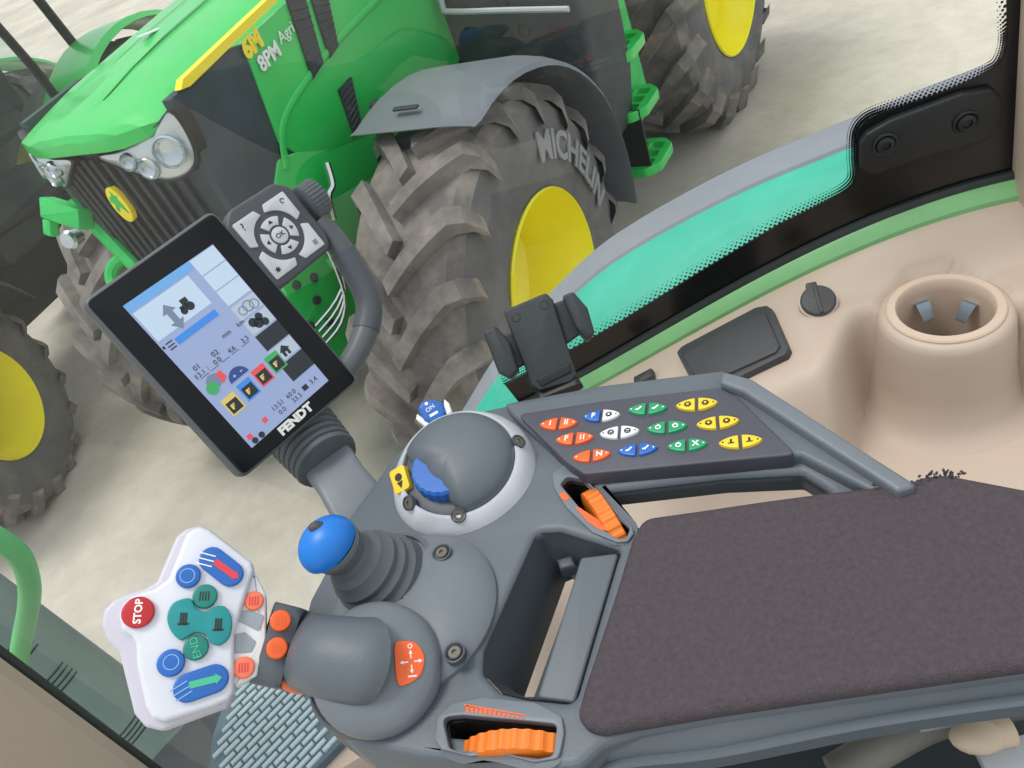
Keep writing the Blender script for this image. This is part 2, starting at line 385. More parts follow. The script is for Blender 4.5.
# ================================================================== GREEN TRACTOR (own frame: X forward, Y its left, Z up, origin under the front axle)
TYAW, TX, TY = 3.98792, -0.49515, 3.12497
def wheel(parent, name, x, y, z, R, w, rimR, side, nl, steer=0.0, txt=None, sweep=.32):
    """tyre with lugs; children: rim, hub, lettering.  side=+1: outer face towards +Y"""
    S = Matrix.Rotation(steer, 4, 'Z'); Y0 = .8*side
    base = T(x, Y0, 0) @ S @ T(0, y-Y0, z)
    fr = base @ Matrix.Rotation(-PI/2*side, 4, 'X')          # local z -> outwards
    # local: x forward, z outwards, y = vertical (flips with the side)
    h = .045 if R < .8 else .055
    R0 = R-h; hw = w/2
    b = MB()
    prof = [(rimR-.01, -w+.05), (rimR+.03, -w+.02), (R*.72, -w-.0), (R0*.93, -w+.03), (R0*.985, -w+.07), (R0, -w+.15), (R0+.008, -hw), (R0, -.15), (R0*.985, -.07), (R0*.93, -.03), (R*.72, .0), (rimR+.02, -.02), (rimR-.004, -.03), (rimR-.02, -.09), (rimR-.02, -w+.09)]
    # crown side in one material, sidewall in another
    b.lathe(fr, prof[3:10], 72, 0); b.lathe(fr, prof[9:14], 72, 1); b.lathe(fr, prof[0:4], 72, 1); b.lathe(fr, [prof[-1], prof[0]], 72, 1); b.lathe(fr, [prof[13], prof[14]], 72, 1)
    def crown(t):                                            # t 0..1 from centre to shoulder, >1 down the sidewall
        if t <= 1: return R0+.008-.02*t*t, t*(hw-.045)
        k = (t-1)/.25; return R0-.012-(R*.13)*k, hw-.045+.045*min(1, k*1.6)
    for i in range(nl):
        for sd in (1, -1):
            th0 = 2*PI*(i+(.5 if sd < 0 else 0))/nl
            rings = []
            for k in range(9):
                t = -.04+1.27*k/8
                rr, off = crown(max(t, 0)) if t >= 0 else (R0+.008, t*(hw-.045))
                th = th0+sweep*(max(t, 0)**.85 if t <= 1 else 1.0+.10*(t-1))
                wid = (.044 if R < .8 else .052)*(.85+.25*t)
                hh = h if t <= 1 else h*max(.25, 1-(t-1)*2.6)
                zz = -hw+sd*off
                # width is laid along the direction across the lug
                dth = wid/R0*.72; dz = wid*.62*sd
                row = []
                for (u, hv) in ((-1.15, -.01), (-.8, hh), (.8, hh), (1.15, -.01)):
                    a = th+u*dth; q = rr+hv
                    row.append(fr @ V((q*math.cos(a), -side*q*math.sin(a), zz-u*dz*.55)))
                rings.append(row)
            b.rings(rings, 2 if False else 0, False)
            b.add(rings[0], [[0, 1, 2, 3]], 0); b.add(rings[-1], [[3, 2, 1, 0]], 3)
    ty = b.build(name, [M['tread'], M['side'], M['tread'], M['lugend']], parent, 30)
    rb = MB(); r = rimR
    rb.lathe(fr, [(r-.006, -.035), (r, -.02), (r-.006, -.012), (r-.01, -.03), (r-.022, -.10), (r-.05, -.16), (r-.06, -.30 if R < .8 else -.22), (r*.62, -.36 if R < .8 else -.26), (r*.45, -.33 if R < .8 else -.22), (r*.40, -.30 if R < .8 else -.18), (.001, -.30 if R < .8 else -.18)], 56)
    rim = rb.build('rim', M['yellow'], ty, 40)
    hb = MB(); zh = -.30 if R < .8 else -.18
    hb.lathe(fr @ T(0, 0, zh), [(.11, 0), (.105, .05), (.07, .07), (.001, .075)], 24)
    for k in range(10): hb.lathe(fr @ T(r*.43*math.cos(k*PI/5), r*.43*math.sin(k*PI/5), zh), [(.014, -.03), (.014, .02), (.001, .021)], 6)
    hb.build('hub', M['yellow'], ty)
    return ty, fr

def side_text(fr, side, parent, txt, size, rad, ang, z):
    def bend(c):
        a = ang+c.x/rad
        q = rad+c.y
        return fr @ V((q*math.cos(a), -side*q*math.sin(a), z+c.z-.07*(q-rad)))
    b = MB(); b.text(ID, txt, size, .006, bend=bend, fat=.004)
    return b.build('lettering', M['sidetext'], parent)

def tractor():
    t = empty('tractor', (TX, TY, 0), 'green tractor with numbered hood, gray front mudguard and yellow rims filling the upper middle', 'tractor')
    t.rotation_euler = (0, 0, TYAW); t['_local'] = 1
    # ---- wheels
    ty, fr = wheel(t, 'front_wheel', 0, 1.075, .677, .735, .49, .364, 1, 19, .057)
    side_text(fr, 1, ty, 'MICHELIN', .14, .505, math.radians(140), .004); ty['LFW'] = 1
    wheel(t, 'front_wheel', 0, -1.075, .677, .735, .49, .364, -1, 19, .057)
    wheel(t, 'rear_wheel', -2.761, 1.04, .904, .955, .66, .564, 1, 21, sweep=.36)
    wheel(t, 'rear_wheel', -2.761, -1.04, .904, .955, .66, .564, -1, 21, sweep=.36)
    # ---- hood: cross-sections along X  (x, z top, half width, shoulder drop, lower edge z)
    sec = [(.690, 1.750, .16, .010, 1.71), (.680, 1.770, .235, .016, 1.71), (.65, 1.788, .325, .028, 1.72), (.60, 1.805, .372, .05, 1.74), (.52, 1.822, .385, .06, 1.757), (.40, 1.845, .40, .075, 1.765),
           (.20, 1.87, .41, .09, 1.765), (-.1, 1.90, .42, .09, 1.79), (-.5, 1.93, .43, .09, 1.82), (-1.0, 1.955, .44, .09, 1.85)]
    b = MB(); rs = []
    for x, zt, hw, dr, zl in sec:
        gk_ = 0 if x > .58 else .006
        half = [(0, zt), (hw*.18, zt-.002), (hw*.20, zt-.002-gk_), (hw*.45, zt-.005-gk_), (hw*.70, zt-dr*.35), (hw*.90, zt-dr*.8), (hw*.99, zt-dr*1.15), (hw, zl), (hw-.02, zl)]
        rs.append([V((x, -y, z)) for y, z in reversed(half[1:])]+[V((x, y, z)) for y, z in half])
    b.rings(rs, 0, False); b.add(rs[0], [list(range(len(rs[0])))])
    b.build('hood', M['jd'], t, 22)
    # hood centre panel lines and logo plate
    b = MB()
    for sd in (1, -1):
        b.rings([[V((x, sd*(.075+o), z)) for o in (-.003, .003)] for x, z in ((.55, 1.811), (.40, 1.841), (.2, 1.871), (-.1, 1.901), (-.5, 1.931))], 0, False)
    b.build('panel_seam', M['dgray'], t)
    b = MB(); b.prism(frame(V((.18, -.03, 1.874)), V((1, 0, .12)), V((-.12, 0, 1))), rect(-.06, -.018, .06, .018, .01), 0, .004); b.build('hood_badge', M['white'], t)
    # ---- side panels (one per side) with decals
    def side_panel(sd):
        b = MB(); n = V((0, sd, 0))
        F = frame(V((0, sd*.405, 0)), V((1, 0, 0)), n)     # local y = up * sd
        o = lambda pts: [(x, -z*sd) for x, z in pts]
        b.prism(F, o([(.24, 1.80), (-1.0, 1.90), (-1.0, 1.28), (-.62, 1.24), (-.10, 1.30), (.12, 1.36), (.26, 1.44), (.30, 1.50)]), -.02, .008, .006)
        return b.build('side_panel', M['jd'], t)
    for sd in (1, -1): side_panel(sd)
    F = frame(V((0, .413, 0)), V((-1, 0, 0)), V((0, 1, 0)))   # local x = -X, y = Z
    # crest rib along the lower edge
    b = MB(); pts = [V((x, .415, z)) for x, z in smooth([(.33, 1.42), (.26, 1.53), (.12, 1.585), (-.12, 1.63), (-.45, 1.66), (-.9, 1.68)], 6, False)]
    b.tube(pts, .014, 8, flat=.6); b.build('crest_rib', M['jd'], t)
    b = MB(); b.prism(F, [(-.535, 1.798), (-.51, 1.818), (.10, 1.882), (.9, 1.95), (.9, 1.925), (.10, 1.859), (-.50, 1.792)], -.02, .010); b.build('yellow_stripe', M['stripe'], t)
    b = MB(); b.prism(F, [(-.235, 1.80), (-.145, 1.815), (.9, 1.90), (.9, 1.89), (-.15, 1.80)], .0, .009); 
    for nm, ps in (('vent', [(285, -6), (304, -6), (323, 63), (313, 79)]), ('vent', [(310, -6), (327, -6), (338, 46), (330, 58)]), ('vent', [(339, 90), (351, 77), (361, 123), (355, 137)])):
        q = [toloc(p, .421) for p in ps]
        bb = MB(); bb.prism(F, [(-x, z) for x, z in q], .0, .011); 
        for k in range(8):
            f = (k+.5)/8
            a = [q[0][j]*(1-f)+q[3][j]*f for j in (0, 1)]; c = [q[1][j]*(1-f)+q[2][j]*f for j in (0, 1)]
            bb.tube([V((a[0], .425, a[1])), V((c[0], .425, c[1]))], .003, 4)
        bb.build(nm, M['dgray'], t)
    # 6M and dealer lettering
    T1 = frame(V((.215, .418, 1.784)), V((-1, 0, .10)), V((0, 1, 0)))
    b = MB(); b.text(T1, '6M', .072, .002, 0, .15, fat=.004); b.build('lettering', M['stripe'], t)
    b = MB(); b.text(T1 @ T(.035, -.062, 0), '8PM', .062, .002, 0, .1, fat=.002); b.text(T1 @ T(.150, -.046, 0), 'Agri', .050, .002, 0, .1); b.build('lettering', M['white'], t)
    # ---- dark mesh side grille
    b = MB()
    for sd in (1, -1):
        Fs = frame(V((0, sd*.40, 0)), V((-1, 0, 0)), V((0, sd, 0)))
        b2 = MB(); b2.prism(Fs, [(-x, z*sd) for x, z in [(.575, 1.79), (.30, 1.81), (.20, 1.79), (.26, 1.53), (.33, 1.42), (.38, 1.20), (.585, 1.20), (.59, 1.45), (.585, 1.60)]], -.03, .006, .004)
        if sd > 0:
            for ox in (0, .09): b2.tube([V((x-ox*.9, .403, z)) for x, z in smooth([(.50, 1.34), (.49, 1.50), (.47, 1.62), (.43, 1.66), (.38, 1.65)], 5, False)], .002, 4)
        b2.build('side_grille', M['mesh'], t)
    # ---- front grille with ribs
    b = MB()
    plan = [(-.36, .625), (-.28, .66), (-.15, .68), (0, .69), (.15, .68), (.28, .66), (.36, .625)]
    def gz(y, z): # x of the grille face, leaning back downwards
        xs = [p[0] for p in plan]; 
        for i in range(len(plan)-1):
            if plan[i][0] <= y <= plan[i+1][0]:
                f = (y-plan[i][0])/(plan[i+1][0]-plan[i][0]); x = plan[i][1]*(1-f)+plan[i+1][1]*f; break
        return x-.03-.03*(1.7-z)
    zs = [1.69, 1.5, 1.3, 1.1, .98]
    ys = [-.36, -.28, -.15, 0, .15, .28, .36]
    b.rings([[V((gz(y, z)-.012, y, z)) for y in ys] for z in zs], 0, False)
    b.rings([[V((.3, y, z)) for y in (ys[0], ys[-1])] for z in (zs[0], zs[-1])], 0, False)
    gr = b.build('front_grille', M['mesh'], t)
    for k in range(13):
        y = -.30+.05*k
        bb = MB(); bb.tube([V((gz(y, z), y, z)) for z in (1.68, 1.5, 1.3, 1.1, .985)], .011, 6); bb.build('rib', M['dgray'], gr)
    # ---- headlights
    def lamp(sd):
        P = lambda y, z, o=.0: V((gz(max(-.36, min(.36, y*sd)), z)+.014+o - max(0, abs(y)-.36)*.55, y*sd, z))
        shp = smooth([(.07, 1.692), (.20, 1.70), (.335, 1.735), (.405, 1.765), (.412, 1.69), (.39, 1.615), (.33, 1.58), (.245, 1.59), (.14, 1.645)], 4)
        if sd < 0: shp = list(reversed(shp))
        n = len(shp); c = (sum(p[0] for p in shp)/n, sum(p[1] for p in shp)/n)
        def ring(k, o): return [P(c[0]+(p[0]-c[0])*k, c[1]+(p[1]-c[1])*k, o) for p in shp]
        fb = MB(); fb.rings([ring(1.07, -.03), ring(1.06, .010), ring(1.0, .014), ring(.99, .004)], 0)
        hl = fb.build('headlight', M['black'], t)
        lb = MB(); lb.rings([ring(.995, .005), ring(.6, .014), ring(.2, .018), ring(.01, .018)], 0); lb.build('lens', M['lens'], hl)
        for (y, z, r) in ((.35, 1.665, .05), (.262, 1.635, .034), (.205, 1.665, .028)):
            p = P(y, z, .020); nn = V((.86, .42*sd, .1)) if y > .3 else V((.95, .3*sd, .1))
            f = faxis(p, p+nn)
            rb = MB(); rb.lathe(f, [(r, -.012), (r, .008), (r*.9, .012), (r*.82, .004), (r*.5, -.004), (.001, -.006)], 24); rb.build('reflector', M['lens2'], hl)
    lamp(1); lamp(-1)
    # ---- emblem
    em = V((gz(0, 1.52)+.012, 0, 1.52)); Fe = frame(em, V((0, 1, 0)), V((1, 0, .02)))
    b = MB(); b.prism(Fe, circ(0, 0, .040, 28, .064), -.012, .008, .004); e = b.build('emblem', M['stripe'], t)
    b = MB(); b.prism(Fe, [(x*.75, z*.75) for x, z in [(-.04, .02), (-.02, .045), (.0, .05), (.005, .07), (.012, .05), (.03, .045), (.02, .03), (.03, .0), (.035, -.04), (.02, -.02), (.0, .0), (-.02, -.03), (-.035, -.02), (-.015, .01)]], .008, .010); b.build('emblem_mark', M['jd2'], e)
    # ---- chassis, front axle, front linkage
    b = MB(); F0 = frame(V((0, 0, 0)), V((1, 0, 0)), UP)
    b.box(F0, -3.0, -.22, .55, .45, .22, 1.2, .04); b.box(F0, -1.0, -.40, 1.1, .3, .40, 1.75, .03)
    b.build('chassis', M['dgray'], t)
    b = MB(); b.tube([V((0, -.80, .66)), V((0, -.4, .62)), V((0, 0, .60)), V((0, .4, .62)), V((0, .80, .66))], [.11, .10, .13, .10, .11], 12); b.build('front_axle', M['jd2'], t)
    # green loader frame plate beside the engine with bolts
    b = MB(); Fp = frame(V((0, .40, 0)), V((-1, 0, 0)), V((0, 1, 0)))
    b.prism(Fp, fillet([(-.55, 1.28), (-.34, 1.46), (-.10, 1.40), (.30, 1.33), (.80, 1.26), (.80, .90), (.10, .92), (-.30, .78), (-.60, .74), (-.62, 1.0)], .03), -.02, .012, .006)
    fp = b.build('frame_plate', M['jd'], t)
    bo = MB()
    for x, z in [(.50, 1.17), (.46, 1.19), (.54, 1.10), (.46, 1.07), (.50, 1.00), (.42, 1.15), (.58, .95), (.50, .90)]:
        bo = MB(); bo.lathe(frame(V((x, .412, z)), V((1, 0, 0)), V((0, 1, 0))), [(.017, 0), (.015, .012), (.001, .014)], 10); bo.build('bolt', M['dgray'], fp)
    for k in range(4):
        o = k*.022; b = MB()
        b.tube(smooth([V((.34+o*.7, .47, 1.30)), V((.34+o*.8, .47, 1.14-o*.2)), V((.36+o, .47, 1.03-o)), V((.46+o*.5, .46, .97-o*1.2)), V((.58, .44, .95-o*1.2))], 3, False), .006, 6); b.build('steel_pipe', M['chrome'], t)
    b = MB(); b.box(frame(V((.36, .44, 1.08)), V((1, 0, 0)), V((0, 1, 0))), -.06, -.02, 0, .04, .02, .045, .006); b.box(frame(V((.27, .44, .98)), V((1, 0, 0)), V((0, 1, 0))), -.04, -.08, 0, .05, .08, .06, .01); b.build('valve_block', M['jd2'], t)
    b = MB(); b.tube(smooth([V((.20, .46, 1.36)), V((.24, .48, 1.30)), V((.28, .48, 1.28)), V((.30, .47, 1.20))], 4, False), .012, 7); b.build('steel_pipe', M['chrome'], t)
    # front linkage: bracket, arm, hook
    P3 = lambda p, Y: V((toloc(p, Y)[0], Y, toloc(p, Y)[1]))
    c0 = P3((62, 212), -.42)
    b = MB(); Fb = frame(c0, V((0, 1, -.25)), V((1, 0, .6)))
    b.box(Fb, -.11, -.04, -.04, .13, .035, .02, .008); b.box(Fb, -.10, -.10, -.02, -.05, -.04, .02, .008)
    b.build('linkage_bracket', M['jd2'], t)
    b = MB(); b.tube([P3((72, 203), -.40), P3((98, 228), -.32), P3((125, 256), -.22), P3((160, 292), -.10)], [.032, .034, .032, .03], 10, flat=.8); b.build('linkage_arm', M['jd2'], t)
    b = MB(); b.tube(smooth([P3((122, 258), -.24), P3((113, 268), -.27), P3((113, 282), -.27), P3((124, 294), -.22)], 4, False), .024, 9); b.build('linkage_hook', M['jd2'], t)
    b = MB(); q = P3((66, 181), -.42); b.lathe(faxis(q, q+V((.2, .3, .15))), [(.001, -.03), (.016, -.03), (.016, .02), (.010, .03), (.001, .03)], 10); b.build('yellow_cap', M['stripe'], t)
    b = MB(); q = P3((69, 240), -.55); b.lathe(faxis(q, q+V((1, .3, .3))), [(.001, -.05), (.03, -.05), (.038, .0), (.03, .012), (.001, .014)], 14); b.build('work_light', M['chrome'], t)
    # ---- mudguards over the front wheels
    for sd in (1, -1):
        b = MB(); yc = 1.09; yi = .60
        arc = [(-.05+(.785-.045*max(0, (a-150)/40))*math.cos(math.radians(a)), .68+(.785-.045*max(0, (a-150)/40))*math.sin(math.radians(a))) for a in range(76, 196, 6)]
        arc = [(.185, 1.44)]+arc
        prof = [(yi, 0), (yi+.02, .012), (yc-.13, .012), (yc-.06, .0), (yc-.01, -.018), (yc, -.035), (yc-.008, -.035), (yc-.06, -.012), (yc-.13, -.001), (yi+.02, -.001)]
        rs = []
        for i, (x, z) in enumerate(arc):
            n = V((x+.05, z-.68)).normalized(); 
            fade = min(1, .3+i*.12)
            rs.append([V((x+n.x*d*fade, y*sd, z+n.y*d*fade)) for y, d in prof])
        b.rings(rs, 0, True, True, True); mg = b.build('mudguard', M['fendgray'], t)
        b = MB(); fm = frame(V((.10, sd*.80, 1.474)), V((0, 1, 0)), V((.14, 0, 1)))
        b.prism(fm, rect(-.05, -.010, .05, .010, .006), 0, .006, .002); b.build('badge', M['dgray'], mg)
        b = MB(); b.tube([V((-.05, sd*.56, 1.44)), V((-.05, sd*.50, 1.2)), V((-.02, sd*.45, .9))], .03, 8); b.build('mudguard_bracket', M['dgray'], t)
    # ---- fuel tank with rail, steps
    b = MB(); Ft = frame(V((-.80, 0, 0)), V((0, 1, 0)), V((1, 0, 0)))
    b.prism(Ft, fillet([(.40, 1.66), (.98, 1.62), (1.02, 1.40), (1.01, 1.0), (.96, .72), (.55, .70), (.40, 1.0)], .06), -.36, .0, .03)
    tk = b.build('fuel_tank', M['dgray'], t)
    for y, z in ((.76, 1.34), (.70, 1.46)):
        b = MB(); b.lathe(frame(V((-.80, y, z)), V((0, 1, 0)), V((1, 0, 0))), [(.03, 0), (.026, .004), (.02, -.002), (.001, -.004)], 14); b.build('tank_hole', M['void'], tk)
    b = MB(); b.tube(smooth([V((-.77, .47, 1.62)), V((-.75, .46, 1.50)), V((-.75, .49, 1.475)), V((-.75, .75, 1.44)), V((-.75, 1.0, 1.405))], 4, False), .012, 8); b.build('tank_rail', M['ltgray'], t)
    b = MB(); Fs = frame(V((0, .91, 0)), V((-1, 0, 0)), V((0, 1, 0)))
    b.prism(Fs, fillet([(1.16, 1.85), (1.40, 1.75), (1.52, .68), (1.50, .62), (1.36, .62), (1.10, .8), (1.10, 1.2)], .03), -.03, .0, .004)
    lad = b.build('ladder', M['jd2'], t)
    for k, (x, z, y1) in enumerate(((-1.24, .52, 1.00), (-1.24, .80, .985), (-1.24, 1.06, .97), (-1.24, 1.32, .955))):
        fr_ = frame(V((x, y1, z)), V((0, 1, 0)), UP)
        out = fillet([(-.26, -.15), (.0, -.15), (.06, -.09), (.06, .09), (.0, .15), (-.26, .15)], .05)
        hs = [rect(-.22+.085*i, -.11+.078*j, -.155+.085*i, -.05+.078*j, .012) for i in range(3) for j in range(3)]
        b = MB(); b.holed(fr_, [out]+hs, -.045, 0, .004); b.build('step', M['jd'], lad)
    b = MB(); b.prism(frame(V((-1.12, 0, 0)), V((0, 1, 0)), V((1, 0, 0))), [(.75, .80), (1.02, .80), (1.02, .52), (.75, .52)], -.012, .0); b.build('rubber_hanger', M['black'], lad)
    # ---- cab
    b = MB(); b.box(F0, -2.55, -.78, 1.12, -1.22, .78, 1.30, .03); b.box(F0, -1.35, -.70, 1.25, -1.2, .70, 1.62, .02); b.build('cab_floor', M['dgray'], t)
    fw = lambda y: (-1.14 if abs(y) < .1 else -1.20)
    b = MB()
    for sd in (1, -1):
        b.tube([V((-1.20, sd*.70, 1.30)), V((-1.17, sd*.76, 1.9)), V((-1.38, sd*.74, 2.72))], .035, 8)
        b.tube([V((-2.30, sd*.80, 1.45)), V((-2.28, sd*.80, 2.0)), V((-2.22, sd*.74, 2.72))], .032, 8)
        b.tube([V((-2.85, sd*.62, 1.9)), V((-2.75, sd*.62, 2.72))], .035, 8)
        b.tube([V((-1.20, sd*.72, 1.34)), V((-1.8, sd*.82, 1.30)), V((-2.30, sd*.80, 1.45))], .025, 8)
    b.build('cab_frame', M['black'], t)
    b = MB(); b.box(F0, -2.95, -.84, 2.70, -1.20, .84, 2.92, .08); b.build('cab_roof', M['jd'], t)
    b = MB()
    for sd in (1, -1):
        b.add([V((-1.21, sd*.715, 1.32)), V((-1.18, sd*.765, 1.9)), V((-1.38, sd*.745, 2.7)), V((-2.22, sd*.75, 2.7)), V((-2.28, sd*.81, 2.0)), V((-2.30, sd*.81, 1.46))], [[0, 1, 4, 5], [1, 2, 3, 4]])
    b.add([V((-1.19, -.70, 1.45)), V((-1.16, -.76, 1.9)), V((-1.37, -.74, 2.7)), V((-1.37, .74, 2.7)), V((-1.16, .76, 1.9)), V((-1.19, .70, 1.45))], [[0, 1, 4, 5], [1, 2, 3, 4]])
    b.build('cab_glass', M['t_glass'], t, flat=True)
    b = MB(); Fc = frame(V((-2.15, 0, 1.70)), V((1, 0, 0)), UP)
    b.box(Fc, -.25, -.27, -.1, .25, .27, .06, .06); b.box(Fc, -.34, -.26, 0, -.18, .26, .72, .06); b.build('driver_seat', M['seatfab'], t)
    b = MB(); b.tube([V((-1.35, 0, 1.3)), V((-1.45, 0, 1.75)), V((-1.62, 0, 2.02))], .05, 10)
    fs = faxis(V((-1.62, 0, 2.02)), V((-1.75, 0, 2.2)))
    b.tube([fs @ V((.19*math.cos(k*PI/14), .19*math.sin(k*PI/14), .02)) for k in range(29)], .016, 8)
    for k in range(3): b.tube([fs @ V((0, 0, .01)), fs @ V((.19*math.cos(k*2*PI/3), .19*math.sin(k*2*PI/3), .02))], .012, 6)
    b.build('steering_wheel', M['black'], t)
    for sd in (1, -1):
        b = MB(); b.tube(smooth([V((-1.24, sd*.76, 2.35)), V((-1.08, sd*.95, 2.40)), V((-1.05, sd*1.12, 2.36)), V((-1.05, sd*1.14, 2.1))], 4, False), .014, 7)
        ma = b.build('mirror_arm', M['black'], t)
        b = MB(); b.box(frame(V((-1.06, sd*1.16, 1.95)), V((0, 1, 0)), V((-1, 0, 0))), -.10, -.17, -.03, .10, .17, .04, .03); b.build('mirror', M['black'], ma)
    b = MB(); b.lathe(frame(V((-1.12, .62, 2.0)), V((0, 1, 0)), V((1, 0, 0))), [(.035, -.02), (.035, .03), (.001, .035)], 14); b.build('indicator_lamp', M['orange_l'], t)
    # ---- rear fenders and exhaust
    for sd in (1, -1):
        b = MB(); rs = []
        for a in range(22, 150, 8):
            c, s_ = math.cos(math.radians(a)), math.sin(math.radians(a))
            rs.append([V((-2.761+r*c, y*sd, .904+r*s_)) for y, r in ((.62, 1.04), (.64, 1.07), (1.06, 1.09), (1.10, 1.05), (1.09, 1.045), (1.05, 1.07), (.64, 1.05))])
        b.rings(rs, 0, True, True, True); b.build('rear_fender', M['jd'], t)
        b = MB(); b.box(F0 @ T(-2.76, 0, .904), -.16, -.75, -.12, .16, .75, .12, .05)
        if sd > 0: b.build('rear_axle', M['dgray'], t)
    b = MB(); b.tube([V((-1.02, -.60, 1.3)), V((-1.02, -.62, 1.9)), V((-1.06, -.64, 2.75))], [.09, .08, .05], 14); b.build('exhaust', M['black'], t)
    return t
def toloc(p, Y):                                            # picture point on the tractor's own plane at distance Y from its middle
    cs, sn = math.cos(TYAW), math.sin(TYAW); n = V((-sn, cs, 0)); o = V((TX, TY, 0))
    d = hit(p, o+n*Y, n)-o
    return (cs*d.x+sn*d.y, d.z)
TR = tractor()
STEER2, SC2 = math.radians(20), .825
t2 = copy_tree(TR)
t2['label'] = 'second green tractor at the left edge, only its front wheel, mudguard and cab in view'
def place2(rot, lx, ly):
    """turn the copy by rot and set its left front rim at (lx, ly) of the first tractor's frame"""
    cs, sn = math.cos(TYAW), math.sin(TYAW)
    w = V((TX+cs*lx-sn*ly, TY+sn*lx+cs*ly, 0)); a = TYAW+rot
    ox, oy = -math.sin(STEER2)*.275*SC2, (.8+math.cos(STEER2)*.275)*SC2
    off = V((math.cos(a)*ox-math.sin(a)*oy, math.sin(a)*ox+math.cos(a)*oy, 0))
    t2.location = w-off; t2.rotation_euler = (0, 0, a)
# the second one is a smaller model: shorter hood, cab and rear axle further forward
for c in list(t2.children):
    k = c.name.split('.')[0]
    if k in ('frame_plate', 'side_panel', 'crest_rib', 'vent', 'lettering', 'steel_pipe', 'valve_block', 'ladder', 'fuel_tank', 'tank_rail'):
        for g_ in list(c.children): bpy.data.objects.remove(g_)
        bpy.data.objects.remove(c); continue
    for g_ in list(c.children):
        if k == 'front_wheel' and g_.name.startswith('lettering'): bpy.data.objects.remove(g_)
    if k in ('rear_fender', 'rear_wheel', 'rear_axle'): c.location.x += .12
    if k in ('cab_floor', 'cab_frame', 'cab_roof', 'cab_glass', 'driver_seat', 'steering_wheel', 'mirror_arm', 'indicator_lamp'): c.location.x += .30
    if k in ('hood', 'panel_seam', 'hood_badge', 'side_panel', 'crest_rib', 'yellow_stripe', 'vent', 'lettering', 'frame_plate', 'exhaust'): c.scale.x = .45; c.location.x = .39
    if k == 'mudguard':                                     # set further round to the front on this one, recoloured darker
        a_ = math.radians(34); R3 = Matrix.Rotation(a_, 3, 'Y'); o3 = V((-.02, 0, .68)); c.rotation_euler = (0, a_, 0); c.location = o3-R3 @ o3*1.03; c.scale = (1.03, 1, 1.03)
        c.material_slots[0].link = 'OBJECT'; c.material_slots[0].material = M['dgray']
t2.scale = (SC2, SC2, SC2)
for c in t2.children:                                       # wheels turned to the left
    if c.name.startswith('front_wheel'):
        o3 = V((0, .8 if 'LFW' in c else -.8, 0)); R3 = Matrix.Rotation(STEER2, 3, 'Z'); c.rotation_euler = (0, 0, STEER2); c.location = o3-R3 @ o3
place2(math.radians(9), .89, -1.76)

# ================================================================== ARMREST CONSOLE
Z0 = 1.86
FA = frame(V((0, 0, Z0)), A, UP)                            # local x to the rear, local y to the right-hand window
pa = lambda ps, h=0.0: pl(FA, ps, h)
def down(P): return P
arm = empty('armrest_console', RQ(-.10, .30, Z0-.05), 'gray tractor armrest with keypad, thumb wheels and dark fabric pad across the lower right', 'armrest')
body = fillet(pa([(373, 483), (390, 458), (412, 428), (440, 412), (475, 411), (506, 404), (600, 388), (722, 374), (748, 382), (916, 489)]), .004) 
body_px = [(373, 483), (388, 462), (408, 440), (440, 415), (475, 411), (506, 404), (600, 388), (722, 374), (748, 382), (916, 489), (1060, 497), (1090, 676), (1024, 672), (870, 695), (720, 718), (640, 732), (604, 744), (579, 767), (540, 770), (500, 764), (420, 757), (352, 744), (328, 728), (310, 705), (303, 672), (302, 625), (308, 600), (322, 574), (334, 548), (345, 520)]
pocket_px = [(536, 531), (560, 530), (620, 549), (616, 560), (574, 702), (526, 697), (500, 691), (482, 672), (483, 650)]
win_px = [(598, 491), (724, 476), (802, 472), (836, 493), (800, 506), (648, 528), (636, 524)]
well_px = [(443, 718), (463, 716), (558, 725), (554, 757), (534, 761), (500, 752), (484, 750), (465, 754), (450, 749)]
twell_px = [(560, 484), (567, 476), (584, 479), (630, 528), (626, 539), (616, 538), (590, 520)]
b = MB()
b.holed(FA, [fillet(pa(body_px), .012), fillet(pa(pocket_px), .008), fillet(pa(win_px), .006), fillet(pa(well_px), .004), fillet(pa(twell_px), .004)], -.015, 0, .006, 0, 3)
sk = fillet(pa(body_px), .014); b.holed(FA, [sk, fillet(inset(ccw(pa(body_px)), .016), .012)], -.046, -.006, .003, 0, 2)
b.build('console_body', M['arm'], arm, 40)
# sloping flange along the driver's side with a bright lip
fa_ = smooth([(1092, 668), (1024, 669), (870, 692), (720, 714), (640, 727), (604, 737), (584, 752)], 4, False); fb_ = smooth([(1092, 690), (1024, 695), (870, 718), (720, 748), (640, 757), (604, 764), (578, 768)], 4, False)
b = MB(); rs = []
for p, q in zip(fa_, fb_):
    u, v = V((*pa([p], -.003)[0], -.003)), V((*pa([q], -.019)[0], -.019)); w = (v-u); w.z = 0; w.normalize()
    rs.append([FA @ x for x in (u-w*.008+V((0, 0, -.004)), u, u+(v-u)*.5+V((0, 0, .0015)), v-w*.001+V((0, 0, -.0006)), v, v+w*.0035+V((0, 0, .0004)), v+w*.0052+V((0, 0, -.0015)), v+w*.0045+V((0, 0, -.016)), v-w*.004+V((0, 0, -.026)), u-w*.010+V((0, 0, -.030)))])
b.rings(rs, 0, True, True, True); b.build('side_flange', M['arm'], arm, 30)
